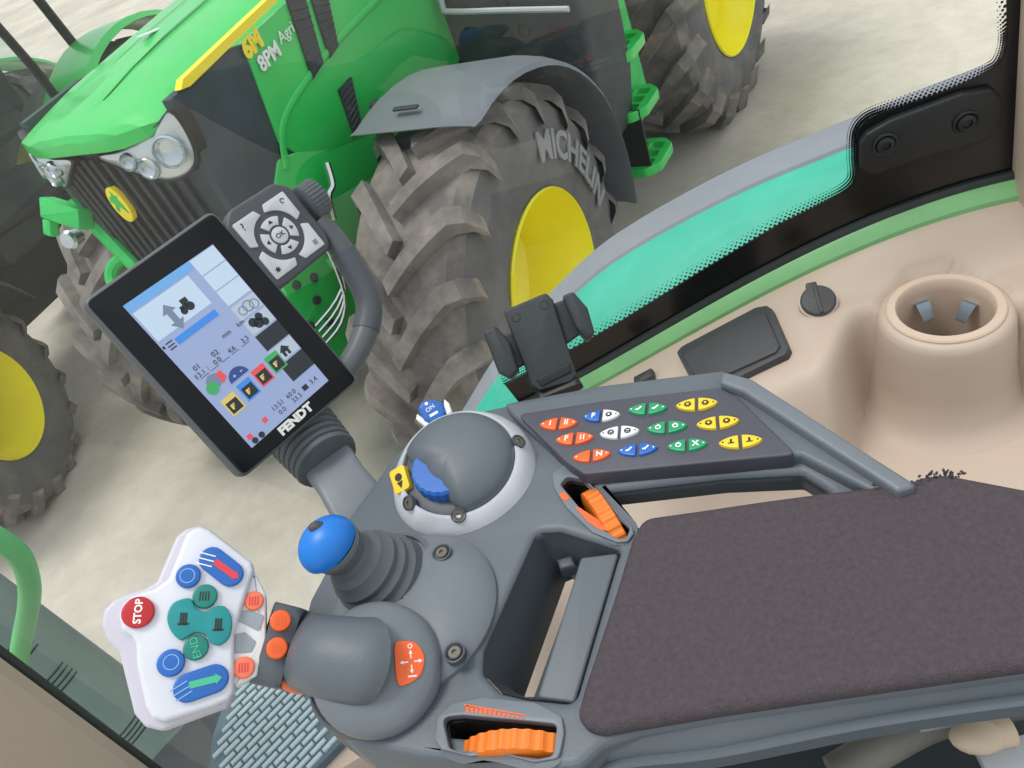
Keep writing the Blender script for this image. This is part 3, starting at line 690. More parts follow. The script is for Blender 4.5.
# storage pocket: sloping walls to a slot, flat lid on its right
po = pa(pocket_px); inn = pa([(556, 562), (563, 559), (580, 565), (580, 570), (534, 697), (526, 697), (516, 693), (510, 688), (511, 682)], -.030)
b = MB(); b.rings([[FA @ V((x, y, -.003)) for x, y in po], [FA @ V((x*.93+u*.07, y*.93+v*.07, -.010)) for (x, y), (u, v) in zip(po, inn)], [FA @ V((x, y, -.030)) for x, y in inn], [FA @ V((x, y, -.058)) for x, y in inn]], 0)
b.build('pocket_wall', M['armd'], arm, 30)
b = MB(); b.prism(FA, fillet(pa([(581, 558), (619, 553), (575, 703), (537, 698)], -.006), .003), -.012, -.005, .002); b.build('pocket_lid', M['arm'], arm)
b = MB(); b.prism(FA, [(x, y) for x, y in pa([(557, 560), (572, 556), (576, 566), (560, 570)], -.02)], -.03, -.018, .003); b.build('lid_hinge', M['armd'], arm)
# rim around the window opening, raised rail on the far side
wp = fillet(pa(win_px), .006)
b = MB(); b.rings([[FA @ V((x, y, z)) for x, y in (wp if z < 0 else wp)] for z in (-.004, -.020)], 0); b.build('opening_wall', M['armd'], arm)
b = MB(); b.holed(FA, [fillet(pa([(504, 406), (600, 388), (722, 373), (752, 382), (920, 489), (872, 495), (801, 458), (587, 478), (570, 468), (514, 418)], .006), .004)], -.006, .010, .004, 0, 3)
b.build('keypad_frame', M['arm'], arm)
# right rail wall
b = MB(); b.holed(FA, [fillet(pa([(722, 371), (752, 379), (918, 486), (898, 492), (742, 391), (720, 383)], .018), .003), ], .004, .019, .003, 0, 2)
b.build('side_rail', M['arm2'], arm)
# pad
pad_px = [(643, 519), (700, 511), (760, 502), (820, 494), (880, 487), (905, 484), (925, 477), (945, 475), (1024, 490), (1070, 497), (1088, 655), (1024, 668), (870, 690), (720, 712), (602, 732), (586, 728), (577, 716), (584, 690), (617, 590), (632, 540)]
b = MB(); b.holed(FA, [fillet(pa(pad_px, .008), .016, 6)], -.004, .012, .007, 0, 4); b.build('arm_pad', M['pad'], arm, 60)
b = MB(); rng = random.Random(3)
for px, k, up_ in (((884, 487), 22, .002), ((932, 479), 30, .002), ((946, 477), 30, .004)):
    c = V((*pa([px], .010)[0], .009))
    for i in range(k):
        p = c+V((rng.uniform(-.011, .011), rng.uniform(-.003, .004), rng.uniform(-.004, up_)))
        q = p+V((rng.uniform(-.003, .003), rng.uniform(-.003, .003), rng.uniform(-.001, .003)))
        b.tube([FA @ p, FA @ ((p+q)/2+V((0, 0, .0006))), FA @ q], [.0007, .0009, .0004], 5)
tag(b.build('torn_fibers', M['pad'], arm), kind='stuff')
# membrane keypad
mem_px = [(517, 414), (600, 401), (720, 387), (738, 397), (797, 454), (700, 463), (584, 474), (566, 462)]
b = MB(); b.prism(FA, fillet(pa(mem_px, .014), .004), .0, .014, .0015); kp = b.build('keypad_panel', M['panel'], arm)
HK = .0165
def eye(cpx, t0, t1, cols, marks):
    a, c = V(pa([t0], HK)[0]), V(pa([t1], HK)[0]); mid = (a+c)/2; ux = (c-a)/2; L = ux.length; ux = ux/L; uy = V((-ux.y, ux.x)); H = L*.40
    fr = frame(FA @ V((mid.x, mid.y, 0)), (FA.to_3x3() @ V((ux.x, ux.y, 0))), UP)
    for sd in (0, 1):
        s_ = -1 if sd == 0 else 1; pts = []
        for k in range(9):
            x = .08+.92*k/8; pts.append((s_*L*x, H*(1-x*x*.98)**.75))
        for k in range(7, -1, -1):
            x = .08+.92*k/8; pts.append((s_*L*x, -H*(1-x*x*.98)**.75))
        bb = MB(); bb.prism(fr, pts, .012, HK, .0010, 2)
        ci = cols[sd]; mk = marks[sd]; ik = 'ink' if ci in ('yelk', 'whitek') else 'inkw'
        fm = fr @ T(s_*L*.42, 0, HK)
        if mk == 'gear':
            bb.prism(fm, [(L*.20*(1 if k % 2 else .7)*math.cos(k*PI/8), L*.20*(1 if k % 2 else .7)*math.sin(k*PI/8)) for k in range(16)], 0, .0003, m=1)
            bb.prism(fm, circ(0, 0, L*.07, 10), .0003, .0005, m=0)
        elif mk == 'ring': bb.lathe(fm, [(L*.17, .0002), (L*.17, .0005), (L*.11, .0005), (L*.11, .0002)], 16, 1); bb.prism(fm, rect(-L*.015, -L*.15, L*.015, L*.03), 0, .0004, m=1); bb.prism(fm, rect(-L*.15, -L*.015, L*.15, L*.015), 0, .0004, m=1)
        elif mk == 'bolt': bb.prism(fm, [(-.17*L, -.1*L), (-.02*L, -.1*L), (.17*L, .13*L), (.08*L, .16*L), (-.03*L, .02*L), (-.17*L, -.02*L)], 0, .0004, m=1)
        elif mk == 'bars':
            for q in (-1, 1): bb.prism(fm, rect(q*L*.08-L*.03, -L*.17, q*L*.08+L*.03, L*.17), 0, .0004, m=1)
        elif mk == 'plow': bb.prism(fm, [(-.15*L, -.12*L), (.15*L, -.12*L), (.15*L, -.07*L), (.05*L, -.07*L), (.05*L, .15*L), (-.05*L, .15*L), (-.05*L, -.07*L), (-.15*L, -.07*L)], 0, .0004, m=1)
        elif mk == 'drop': bb.lathe(fm, [(L*.15, .0002), (L*.15, .0005), (L*.09, .0005), (L*.09, .0002)], 14, 1); bb.prism(fm @ T(0, L*.06, 0), [(-.06*L, 0), (.06*L, 0), (0, .16*L)], 0, .0004, m=1)
        elif mk: bb.text(fm, mk, L*.46, .0004, 1, fat=.0002)
        if ci != 'whitek' or True: bb.prism(fr @ T(s_*L*.80, 0, HK), circ(0, 0, L*.045, 8), 0, .0003, m=1)
        o = bb.build('keypad_button', [M[ci], M[ik]], kp)
        o['label'] = {'orangekey': 'orange', 'bluek': 'blue', 'whitek': 'white', 'green_k': 'green', 'yelk': 'yellow'}[ci]+' half-lens button'
z = lambda x, y: (480+x/3.2, 370+y/3.2)
ok, gk, yk, bk, wk = 'orangekey', 'green_k', 'yelk', 'bluek', 'whitek'
for t0, t1, cols, mk in (
        ((190, 173), (311, 165), (ok, ok), ('I', 'II')), ((328, 149), (447, 138), (bk, wk), ('F', 'gear')), ((472, 126), (598, 117), (gk, gk), ('bolt', 'bolt')), ((626, 113), (760, 100), (yk, yk), ('gear', 'gear')),
        ((241, 222), (363, 211), (ok, ok), ('F', 'bars')), ((382, 203), (509, 190), (wk, wk), ('ring', 'ring')), ((532, 187), (663, 174), (gk, gk), ('drop', 'drop')), ((692, 173), (829, 157), (yk, yk), ('gear', 'gear')),
        ((296, 279), (417, 264), (ok, ok), ('', 'N')), ((440, 258), (568, 245), (bk, bk), ('bolt', 'bolt')), ((597, 244), (728, 231), (gk, gk), ('drop', 'X')), ((763, 233), (903, 219), (yk, yk), ('plow', 'plow'))):
    eye(None, z(*t0), z(*t1), cols, mk)
# lever base: low round boss with screws, ring under the lever
F1 = frame(U((412, 612), Z0), A, UP @ Matrix.Identity(3) if False else UP)
b = MB(); b.lathe(F1, [(.066, -.004), (.066, .003), (.062, .008), (.050, .014), (.035, .018), (.001, .019)], 64); b.build('lever_boss', M['arm2'], arm, 30)
for p, h in (((442, 553), .0165), ((455, 653), .0135)):
    f = frame(U(p, Z0+h), A, UP)
    b = MB(); b.lathe(f, [(.0075, -.004), (.0075, .0012), (.0065, .0016), (.0055, .0004), (.0052, -.001), (.0040, -.001)], 20); b.build('screw_seat', M['armd'], arm)
    b = MB(); b.lathe(f, [(.0048, -.002), (.0048, .0012), (.0042, .0018), (.0018, .0018), (.0016, .0004), (.0001, .0004)], 16); b.build('screw', M['screw'], arm)
F2 = frame(U((376, 668), Z0), A, UP)
b = MB(); b.lathe(F2, [(.049, -.03), (.049, .004), (.047, .006), (.043, .004), (.040, -.004), (.001, -.006)], 48); b.build('lever_socket', M['armd'], arm, 30)
# rotary dome with silver ring
tow = (CAM-U((462, 474), Z0)); tow.z = 0; tow.normalize()
nd = (UP*math.cos(.20)+tow*math.sin(.20)); F3 = frame(U((464, 474), Z0+.004), A, nd)
b = MB(); b.lathe(F3, [(.066, -.03), (.0635, -.006), (.0615, .001), (.0600, .005), (.0515, .0185), (.0495, .0200), (.0480, .0190), (.0465, .010), (.001, .009)], 64); ring = b.build('silver_ring', M['silver'], arm, 30)
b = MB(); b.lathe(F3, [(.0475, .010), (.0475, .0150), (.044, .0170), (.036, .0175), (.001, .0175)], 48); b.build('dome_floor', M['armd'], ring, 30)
angd = lambda p: math.atan2(*reversed(loc2(F3, p, .018)))
b = MB(); n_ = 72; rs = []
a_cut0, a_cut1 = angd((405, 455)), angd((464, 512))
def rad(a):
    m_ = (a_cut0+((a_cut1-a_cut0) % (2*PI))/2); d = abs((a-m_+PI) % (2*PI)-PI); hw = ((a_cut1-a_cut0) % (2*PI))/2
    if d > hw: return 1.0
    return 1-.42*min(1, (hw-d)/(hw*.55))**.8
for i in range(13):
    t_ = PI/2*i/12; rs.append([F3 @ V((.0475*math.cos(t_)**.8*rad(2*PI*k/n_)*math.cos(2*PI*k/n_), .0475*math.cos(t_)**.8*rad(2*PI*k/n_)*math.sin(2*PI*k/n_), .0175+.022*math.sin(t_))) for k in range(n_)])
b.rings([[F3 @ V((F3.inverted() @ v).xy.to_3d()+F3.to_3x3().col[2]*0) for v in rs[0]]]+rs, 0, True, False, True); b.build('dome_hood', M['arm'], arm, 50)
m_ = (a_cut0+((a_cut1-a_cut0) % (2*PI))/2)
F3b = F3 @ T(.012*math.cos(m_), .012*math.sin(m_), .0178)
b = MB(); rs = []
for zz, rr in ((0, .0265), (.010, .0265), (.0125, .0245), (.0125, .0001)):
    rs.append([F3b @ V(((rr+(.0007 if k % 4 < 2 and rr > .02 else 0))*math.cos(2*PI*k/96), (rr+(.0007 if k % 4 < 2 and rr > .02 else 0))*math.sin(2*PI*k/96), zz)) for k in range(96)])
b.rings(rs, 0); b.build('blue_wheel', M['bluek'], arm, 25)
def ring_h(p):                                              # height at which the sight line meets the sloping ring
    return min((abs(math.hypot(*loc2(F3, p, h))-(.0600-(h-.005)*.63)), h) for h in [.003+.0005*k for k in range(32)])[1]
def on_ring(p, h=.008): return frame(hit(p, F3.col[3].xyz+nd*h, nd), A, nd)
for p in ((409, 504), (459, 516), (519, 442)):
    f = on_ring(p, ring_h(p)); rd_ = (f.col[3].xyz-F3.col[3].xyz); rd_ = (rd_-nd*rd_.dot(nd)).normalized(); f = frame(f.col[3].xyz+nd*.0012, nd.cross(rd_), nd*.75+rd_*.66)
    b = MB(); b.lathe(f, [(.0062, -.003), (.0062, .001), (.0050, .0012), (.0050, -.001)], 18, 0); b.lathe(f, [(.0045, -.002), (.0045, .0006), (.002, .0006), (.0018, -.0004), (.0001, -.0004)], 14, 1); b.build('screw', [M['armd'], M['screw']], ring)
f = on_ring((401, 481), ring_h((401, 481))); rd_ = (f.col[3].xyz-F3.col[3].xyz); rd_ = (rd_-nd*rd_.dot(nd)).normalized(); rs_ = frame(f.col[3].xyz+nd*.002, nd.cross(rd_), toview(f.col[3].xyz)*.35+nd*.5+rd_*.35)
b = MB(); b.prism(rs_, rect(-.0105, -.0075, .0105, .0075, .003), -.004, .0015, .0004, m=0); b.prism(rs_ @ T(0, 0, .0015), circ(-.002, 0, .0035, 10), 0, .0003, m=1); b.prism(rs_ @ T(.004, 0, .0015), [(-.002, -.003), (.004, 0), (-.002, .003)], 0, .0003, m=1)
b.build('warning_label', [M['yelk'], M['ink']], ring)['label'] = 'yellow warning label'
# seam line across the ring
b = MB(); q0, q1 = on_ring((464, 512), .0195).col[3].xyz, on_ring((470, 532), .003).col[3].xyz; b.tube([q0, (q0+q1)/2+nd*.0006, q1], .0006, 5); b.build('ring_seam', M['armd'], ring)
# blue tab lever with white cheeks behind the dome
P = D((432, 411), .688); ft = frame(P, hit((444, 404), P, toview(P))-P, toview(P)*.8+UP*.4)
b = MB(); b.prism(ft, fillet(pl(ft, [(418, 409), (422, 402), (433, 400), (443, 403), (446, 411), (444, 418), (432, 423), (425, 422)]), .003), -.010, .003, .0025, m=0)
b.text(ft @ Matrix.Rotation(math.radians(8), 4, 'Z') @ T(0, .002, .003), 'ON', .0055, .0003, 1); b.prism(ft @ T(0, -.004, .003), rect(-.004, -.0012, .004, .0012), 0, .0003, m=1); b.prism(ft @ T(-.001, .0075, .003), circ(0, 0, .0016, 8), 0, .0003, m=1)
tab = b.build('blue_tab', [M['bluek'], M['inkw']], arm); tab['label'] = 'blue tab switch'
for ps in ([(444, 399), (449, 403), (452, 412), (447, 415), (444, 408)], [(417, 414), (423, 418), (430, 424), (426, 427), (416, 419)]):
    b = MB(); b.prism(ft, pl(ft, ps), -.012, .001, .001); b.build('tab_cheek', M['whitek'], tab)
# thumb wheels
def thumb(name, p0, p1, a0, a1, R, prot, teeth, m, big=None):
    P0, P1 = U(p0, Z0+prot), U(p1, Z0+prot); mid = (P0+P1)/2; ax = (U(a1, Z0)-U(a0, Z0)); wd = ax.length; ax.normalize()
    f = frame(mid-UP*R, (P1-P0), ax); b = MB(); rs = []
    for zz, k_ in ((-wd/2, .93), (-wd/2+.0012, 1), (wd/2-.0012, 1), (wd/2, .93)):
        rs.append([f @ V(((R*k_+(.0010 if j % 4 < 2 else 0)+(.003 if big is not None and abs((2*PI*j/(teeth*4)-big+PI) % (2*PI)-PI) < .09 else 0))*math.cos(2*PI*j/(teeth*4)), (R*k_+(.0010 if j % 4 < 2 else 0)+(.003 if big is not None and abs((2*PI*j/(teeth*4)-big+PI) % (2*PI)-PI) < .09 else 0))*math.sin(2*PI*j/(teeth*4)), zz)) for j in range(teeth*4)])
    b.rings(rs, 0, True, True, True); return b.build(name, M[m], arm, 25), f
thumb('thumb_wheel', (577, 483), (626, 531), (577, 498), (592, 490), .040, .006, 34, 'orange')
w2, f2 = thumb('thumb_wheel', (466, 733), (548, 745), (505, 746), (507, 723), .044, .007, 34, 'orange')
b = MB(); b.holed(FA, [fillet(pa([(552, 474), (565, 463), (575, 466), (581, 476), (632, 527), (634, 533), (628, 541), (617, 542), (592, 532), (566, 507), (554, 488)], .002), .003), fillet(pa([(560, 484), (567, 476), (584, 479), (630, 528), (626, 539), (616, 538), (590, 520)], .002), .004)], -.004, .002, .0008); b.build('wheel_bezel', M['arm2'], arm)
b = MB(); b.prism(FA @ T(0, 0, .002), pa([(575, 507), (580, 508), (606, 525), (607, 531), (600, 530), (588, 522)], .002), 0, .0004); b.prism(FA @ T(0, 0, .002), pa([(559, 494), (564, 492), (570, 498), (567, 501), (562, 499)], .002), 0, .0004); b.build('wheel_scale', M['inkor'], arm)
b = MB(); b.holed(FA, [fillet(pa([(434, 738), (437, 716), (452, 703), (482, 697), (535, 702), (562, 716), (564, 733), (561, 748), (558, 758), (534, 762), (500, 753.5), (470, 756), (441, 749)], .002), .006), fillet(pa(well_px), .004)], -.004, .002, .0008); b.build('wheel_bezel', M['arm2'], arm)
b = MB()
for k in range(13):
    x = 466+k*4.6; y = 709+k*.75; hh = 3.6-k*.24
    b.prism(FA @ T(0, 0, .002), pa([(x, y-hh), (x+3, y-hh+.4), (x+3, y+hh), (x, y+hh)], .002), 0, .0004)
b.prism(FA @ T(0, 0, .002), pa([(464, 704), (526, 715), (526, 716), (464, 706)], .002), 0, .0004); tag(b.build('wheel_scale', M['inkor'], arm), kind='stuff')
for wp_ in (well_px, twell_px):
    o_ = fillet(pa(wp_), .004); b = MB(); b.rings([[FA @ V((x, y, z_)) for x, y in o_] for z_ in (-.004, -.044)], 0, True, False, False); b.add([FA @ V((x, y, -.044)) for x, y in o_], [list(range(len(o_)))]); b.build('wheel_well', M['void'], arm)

# ================================================================== MULTI-FUNCTION LEVER
hub = U((377, 668), 1.880)
lev = empty('control_lever', hub-UP*.03, 'big gray control lever with white button head bearing a red STOP button', 'lever')
Pn = D((180, 624), .585); S1 = U((278, 645), 1.940)
sh = (hub-S1).normalized()
nh = (toview(Pn)*.93+UP*.25).normalized()
HX = hit((262, 640), Pn, nh)-Pn
FH = frame(Pn, HX, nh)
c = lambda ps, h=0.0: pl(FH, ps, h)
zh = lambda x, y: (100+x/3.49, 510+y/3.49)
# head: face shell over a slightly larger back shell
face = [(168, 578), (186, 533), (193, 528), (201, 526), (209, 529), (252, 562), (254, 570), (248, 588), (234, 634), (234, 692), (229, 700), (215, 706), (165, 722), (152, 719), (145, 707), (136, 665), (135, 643), (131, 636), (121, 630), (118, 614), (122, 603), (132, 595), (144, 591), (154, 588)]
b = MB(); b.prism(FH, smooth(fillet(c(face), .004, 2), 1), -.012, .0, .0035, 4); b.build('grip_face', M['grip'], lev, 40)
back = [(x+(x-190)*.0-9, y+4) for x, y in face]; back = [(156, 582), (176, 536), (186, 528), (200, 525), (210, 529), (253, 563), (254, 572), (234, 636), (233, 698), (227, 707), (162, 731), (145, 727), (134, 714), (124, 674), (119, 653), (107, 641), (101, 624), (103, 610), (113, 600), (129, 593), (145, 588)]
b = MB(); b.prism(FH, fillet(c(back, -.010), .005, 3), -.034, -.010, .003, 3, bot=.006); b.build('grip_back', M['grip2'], lev, 40)
def key(out, m, mark=None, h0=-.002, h1=.0035, bev=.0012, name='button', lab=None, mats=None):
    b = MB(); b.prism(FH, out, h0, h1, bev, 3)
    if mark: mark(b, h1)
    o = b.build(name, mats or [M[m], M['ink']], lev, 40)
    if lab: o['label'] = lab
    return o
mpx = .585/780
def cc(x, y, r, h=.0035, n=26): q = c([zh(x, y)], h)[0]; return circ(q[0], q[1], r/3.49*mpx, n)
def dirang(p, q): a, d = c([zh(*p)])[0], c([zh(*q)])[0]; return math.atan2(d[1]-a[1], d[0]-a[0])
def at(x, y, h, ang=0): q = c([zh(x, y)], h)[0]; return FH @ T(q[0], q[1], h) @ Matrix.Rotation(ang, 4, 'Z')
up_a = dirang((133, 388), (141, 322))
key(cc(131, 356, 47), 'redk', lambda b, h: b.text(at(134, 354, h, up_a), 'STOP', .0066, .0003, 1, fat=.0002), lab='red STOP button', mats=[M['redk'], M['inkw']])
bl = dirang((232, 400), (470, 372))
rocker = [(234, 375), (250, 330), (285, 311), (318, 310), (334, 342), (368, 354), (404, 336), (438, 338), (460, 382), (452, 440), (420, 470), (388, 464), (368, 436), (332, 428), (300, 446), (276, 452), (246, 420)]
def rk(b, h):
    for x, y in ((290, 380), (412, 400)):
        for k in range(3): b.prism(at(x-8+k*9, y, h, up_a), rect(-.004, -.0006, .004, .0006), 0, .0003, m=1)
        b.prism(at(x, y+18, h, up_a), rect(-.0006, -.0035, .0006, .0035), 0, .0003, m=1)
key(smooth(c([zh(*p) for p in rocker], .004), 4), 'tealk', rk, h1=.0045, bev=.0010, lab='wide teal rocker button')
ringm = lambda x, y, col: (lambda b, h: b.lathe(at(x, y, h), [(.0050, -.0002), (.0050, .0003), (.0043, .0003), (.0043, -.0002)], 20, 1))
def sq(x, y): return lambda b, h: [b.prism(at(x, y, h, up_a), rect(-.003, -.0028+.0018*k, .003, -.0020+.0018*k), 0, .0003, m=1) for k in range(4)]
key(cc(366, 300, 37), 'teal2', sq(366, 300), lab='upper deep green round button')
key(cc(334, 480, 37), 'teal2', lambda b, h: b.text(at(334, 480, h, up_a+.3), 'END', .007, .0003, 1), mats=[M['teal2'], M['inkgreen']], lab='lower deep green round button')
key(cc(307, 229, 37), 'bluek', ringm(305, 229, 0), mats=[M['bluek'], M['inkblue']], lab='upper blue round button')
key(cc(246, 533, 40), 'bluek', ringm(248, 531, 0), mats=[M['bluek'], M['inkblue']], lab='lower blue round button')
def ov(x0, y0, x1, y1, r): a_, d_ = c([zh(x0, y0), zh(x1, y1)], .0035); return capsule(a_, d_, r/3.49*mpx, 10)
def ovmark(x0, y0, x1, y1, sgn):
    def f(b, h):
        a_ = dirang((x0, y0), (x1, y1)); L = .5
        b.prism(at(x0*.35+x1*.65, y0*.35+y1*.65, h, a_), [(-.010, -.0022), (.006, -.0022), (.006, -.0034), (.010, 0), (.006, .0034), (.006, .0022), (-.010, .0022)], 0, .0004, m=1)
        for k in range(3): b.prism(at(x0, y0, h, a_+.35) @ T(-.006, -.004+.0036*k, 0), rect(-.005, -.0004, .006, .0004), 0, .0004, m=2)
    return f
key(ov(390, 170, 456, 222, 39), 'bluek', ovmark(398, 178, 466, 226, 1), mats=[M['bluek'], M['inkred'], M['inkw']], lab='upper blue oval button with red arrow')
key(ov(306, 620, 398, 588, 42), 'bluek', ovmark(312, 612, 400, 590, 1), mats=[M['bluek'], M['inkgreen'], M['inkblue']], lab='lower blue oval button with green arrow')
# brand-free little print on the face
# neck plate: white cheek with two gray windows and two orange buttons
neck = [(254, 570), (266, 594), (266, 640), (257, 676), (234, 688), (230, 650), (240, 610)]
b = MB(); b.prism(FH, fillet(c(neck, -.008), .002), -.030, -.006, .002); b.build('neck_plate', M['whitek'], lev)
for ps in ([(483, 352), (470, 380), (556, 425), (574, 368), (520, 350)], [(472, 432), (505, 426), (545, 460), (528, 496), (468, 500)]):
    b = MB(); b.prism(FH, fillet(c([zh(*p) for p in ps], -.005), .002), -.010, -.005, .0005); b.build('gray_window', M['window'], lev)
for x, y, r in ((538, 317, 30), (502, 550, 33)): key(cc(x, y, r, -.004), 'orangekey2', sq(x, y), h0=-.009, h1=-.003, name='neck_button', lab='pale orange neck button', mats=[M['orangekey2'], M['inkred']])
# shaft: flattened tube from the neck to the hub, with two orange buttons on its flat
b = MB(); rs = []
A0 = hit((262, 640), Pn-nh*.006, nh)
ctrl = [(A0, .0275, .014), (hit((288, 646), Pn-nh*.008, nh), .0275, .015), (hit((308, 650), Pn-nh*.011, nh), .0268, .018), (U((334, 655), 1.912)*.9+hit((334, 655), Pn-nh*.02, nh)*.1, .0268, .0262), (U((352, 659), 1.902), .0275, .0275), (U((366, 661), 1.893), .028, .028)]
for i, (p, ry, rz) in enumerate(ctrl):
    tdir = (ctrl[min(i+1, 5)][0]-ctrl[max(i-1, 0)][0]).normalized()
    yv = nh.cross(tdir).normalized(); zv = tdir.cross(yv); e = 4.5 if i < 2 else (3 if i == 2 else 2)
    row = []
    for k in range(32):
        a_ = 2*PI*k/32; ca, sa = math.cos(a_), math.sin(a_)
        f_ = (abs(ca)**e+abs(sa)**e)**(-1/e)
        row.append(p-nh*rz*(1, 1, 1, .62, .25, 0)[i]+yv*ry*ca*f_+zv*rz*sa*f_)
    rs.append(row)
# interpolate sections smoothly
fine = []
for i in range(len(rs)-1):
    for k in range(4):
        t_ = k/4
        g4 = [rs[max(0, min(5, i+j))] for j in (-1, 0, 1, 2)]
        fine.append([.5*((2*b1)+(c1-a1)*t_+(2*a1-5*b1+4*c1-d1)*t_*t_+(3*b1-a1-3*c1+d1)*t_**3) for a1, b1, c1, d1 in zip(*g4)])
fine.append(rs[-1]); b.rings(fine, 0, True, True, True); b.build('lever_shaft', M['arm'], lev, 45)
for x, y in ((630, 387), (618, 483)): key(cc(x, y, 33, -.004), 'orangekey', sq(x, y), h0=-.014, h1=-.0005, name='shaft_button', lab='orange shaft button', mats=[M['orangekey'], M['inkor']])
# orange trigger under the shaft, hub
q = hit((288, 684), Pn-nh*.024, nh); b = MB(); b.ell(frame(q, hit((305, 692), Pn-nh*.024, nh)-q, nh), .014, .0045, .010, 16, 8); b.build('trigger', M['orangekey'], lev)['label'] = 'orange trigger under the shaft'
hn = (UP*.45+toview(hub)*.8).normalized(); Fh = frame(hub, A, hn)
b = MB(); b.lathe(Fh, [(.030, -.034), (.040, -.020), (.0435, -.006), (.0440, .000), (.043, .005), (.039, .010), (.030, .014), (.016, .0165), (.0001, .017)], 48); b.build('lever_hub', M['arm2'], lev, 50)
# orange pictogram sticker on the hub
q = hit((411, 662), hub+hn*.0148, hn); fs = frame(q, hit((424, 660), q, hn)-q, (hn*.95+IX*.22).normalized())
b = MB(); b.prism(fs, smooth([(-.0095, -.0125), (-.004, -.0135), (.004, -.010), (.008, -.003), (.0085, .004), (.004, .0115), (-.003, .0135), (-.0095, .0125), (-.0105, 0)], 3), -.006, .0012, .0004, m=0)
for a_ in range(4): b.prism(fs @ Matrix.Rotation(a_*PI/2, 4, 'Z') @ T(.004, 0, .0012), [(-.002, -.0004), (.001, -.0004), (.001, -.0013), (.0035, 0), (.001, .0013), (.001, .0004), (-.002, .0004)], 0, .0003, m=1)
b.lathe(fs @ T(0, .0098, .0012), [(.0016, 0), (.0016, .0003), (.0010, .0003), (.0010, 0)], 12, 1); b.prism(fs @ T(0, -.009, .0012), rect(-.0028, -.0005, .0028, .0005), 0, .0003, m=1)
b.build('pictogram', [M['orangekey'], M['inkw']], lev)['label'] = 'orange sticker with white arrows'

# ================================================================== SMALL JOYSTICK WITH BLUE KNOB
P0 = U((386, 580), 1.868); P1 = U((334, 546), 1.925)
joy = empty('joystick', P0-UP*.008, 'small joystick with smooth blue knob on ribbed gray boot', 'joystick')
ax = (P1-P0); L = ax.length; Fj = faxis(P0, P1)
b = MB(); b.lathe(Fj, [(.036, -.014), (.0355, .0), (.034, .005), (.0345, .009), (.031, .013), (.0315, .018), (.028, .022), (.0285, .027), (.025, .031), (.0235, .036), (.019, .040), (.017, L*.78), (.0185, L*.86), (.0195, L*.92), (.012, L*.95)], 44); b.build('boot', M['boot'], joy, 25)
kn = (ax.normalized()*.55+toview(P1)*.55+UP*.2).normalized()
Fk = frame(P1+ax.normalized()*.002, hit((352, 532), P1, toview(P1))-P1, (ax.normalized()*.8+UP*.25).normalized())
b = MB(); b.lathe(Fk, [(.0135, -.016), (.0180, -.009), (.0208, -.002), (.0208, .001)], 36); b.build('knob_collar', M['arm2'], joy)
b = MB(); b.ell(Fk @ T(-.0015, 0, .002), .0225, .0200, .0195, 32, 10, -.05, PI/2); kb = b.build('knob', M['blueknob'], joy, 60); kb['label'] = 'blue knob'
q = hit((317, 527), P1+kn*.016, toview(P1)); b = MB(); b.ell(frame(q, A, toview(P1)), .0060, .0042, .0030, 14, 6); b.build('knob_badge', M['lid'], kb)
b = MB(); b.lathe(faxis(P0-ax.normalized()*.012, P0), [(.041, -.006), (.041, .008), (.038, .010), (.036, .006)], 44); b.build('joystick_collar', M['arm'], joy)

# ================================================================== DISPLAY TERMINAL
TO = V((-.2061, .5944, 1.9925)); TXv = V((.7954, .604, -.0509)); TYv = V((-.2373, .3875, .8908)); TN = V((.5578, -.6965, .4515))
FT = frame(TO, TXv, TN)
tp = lambda ps, h=0.0: pl(FT, ps, h)
base_pt = RQ(-.325, .420, Z0)
term = empty('display_terminal', base_pt, 'black touch screen terminal on a ribbed stalk in front of the green tractor', 'display')
out = fillet(tp([(80, 302), (213, 208), (361, 380), (243, 480)]), .009, 6)
b = MB(); b.prism(FT, out, -.020, -.0015, .004, 4, bot=.006); b.build('housing', M['housing'], term, 40)
b = MB(); b.prism(FT, inset(out, .0028), -.003, -.0004, .0008, 2); bz = b.build('bezel', M['bezel'], term, 40)
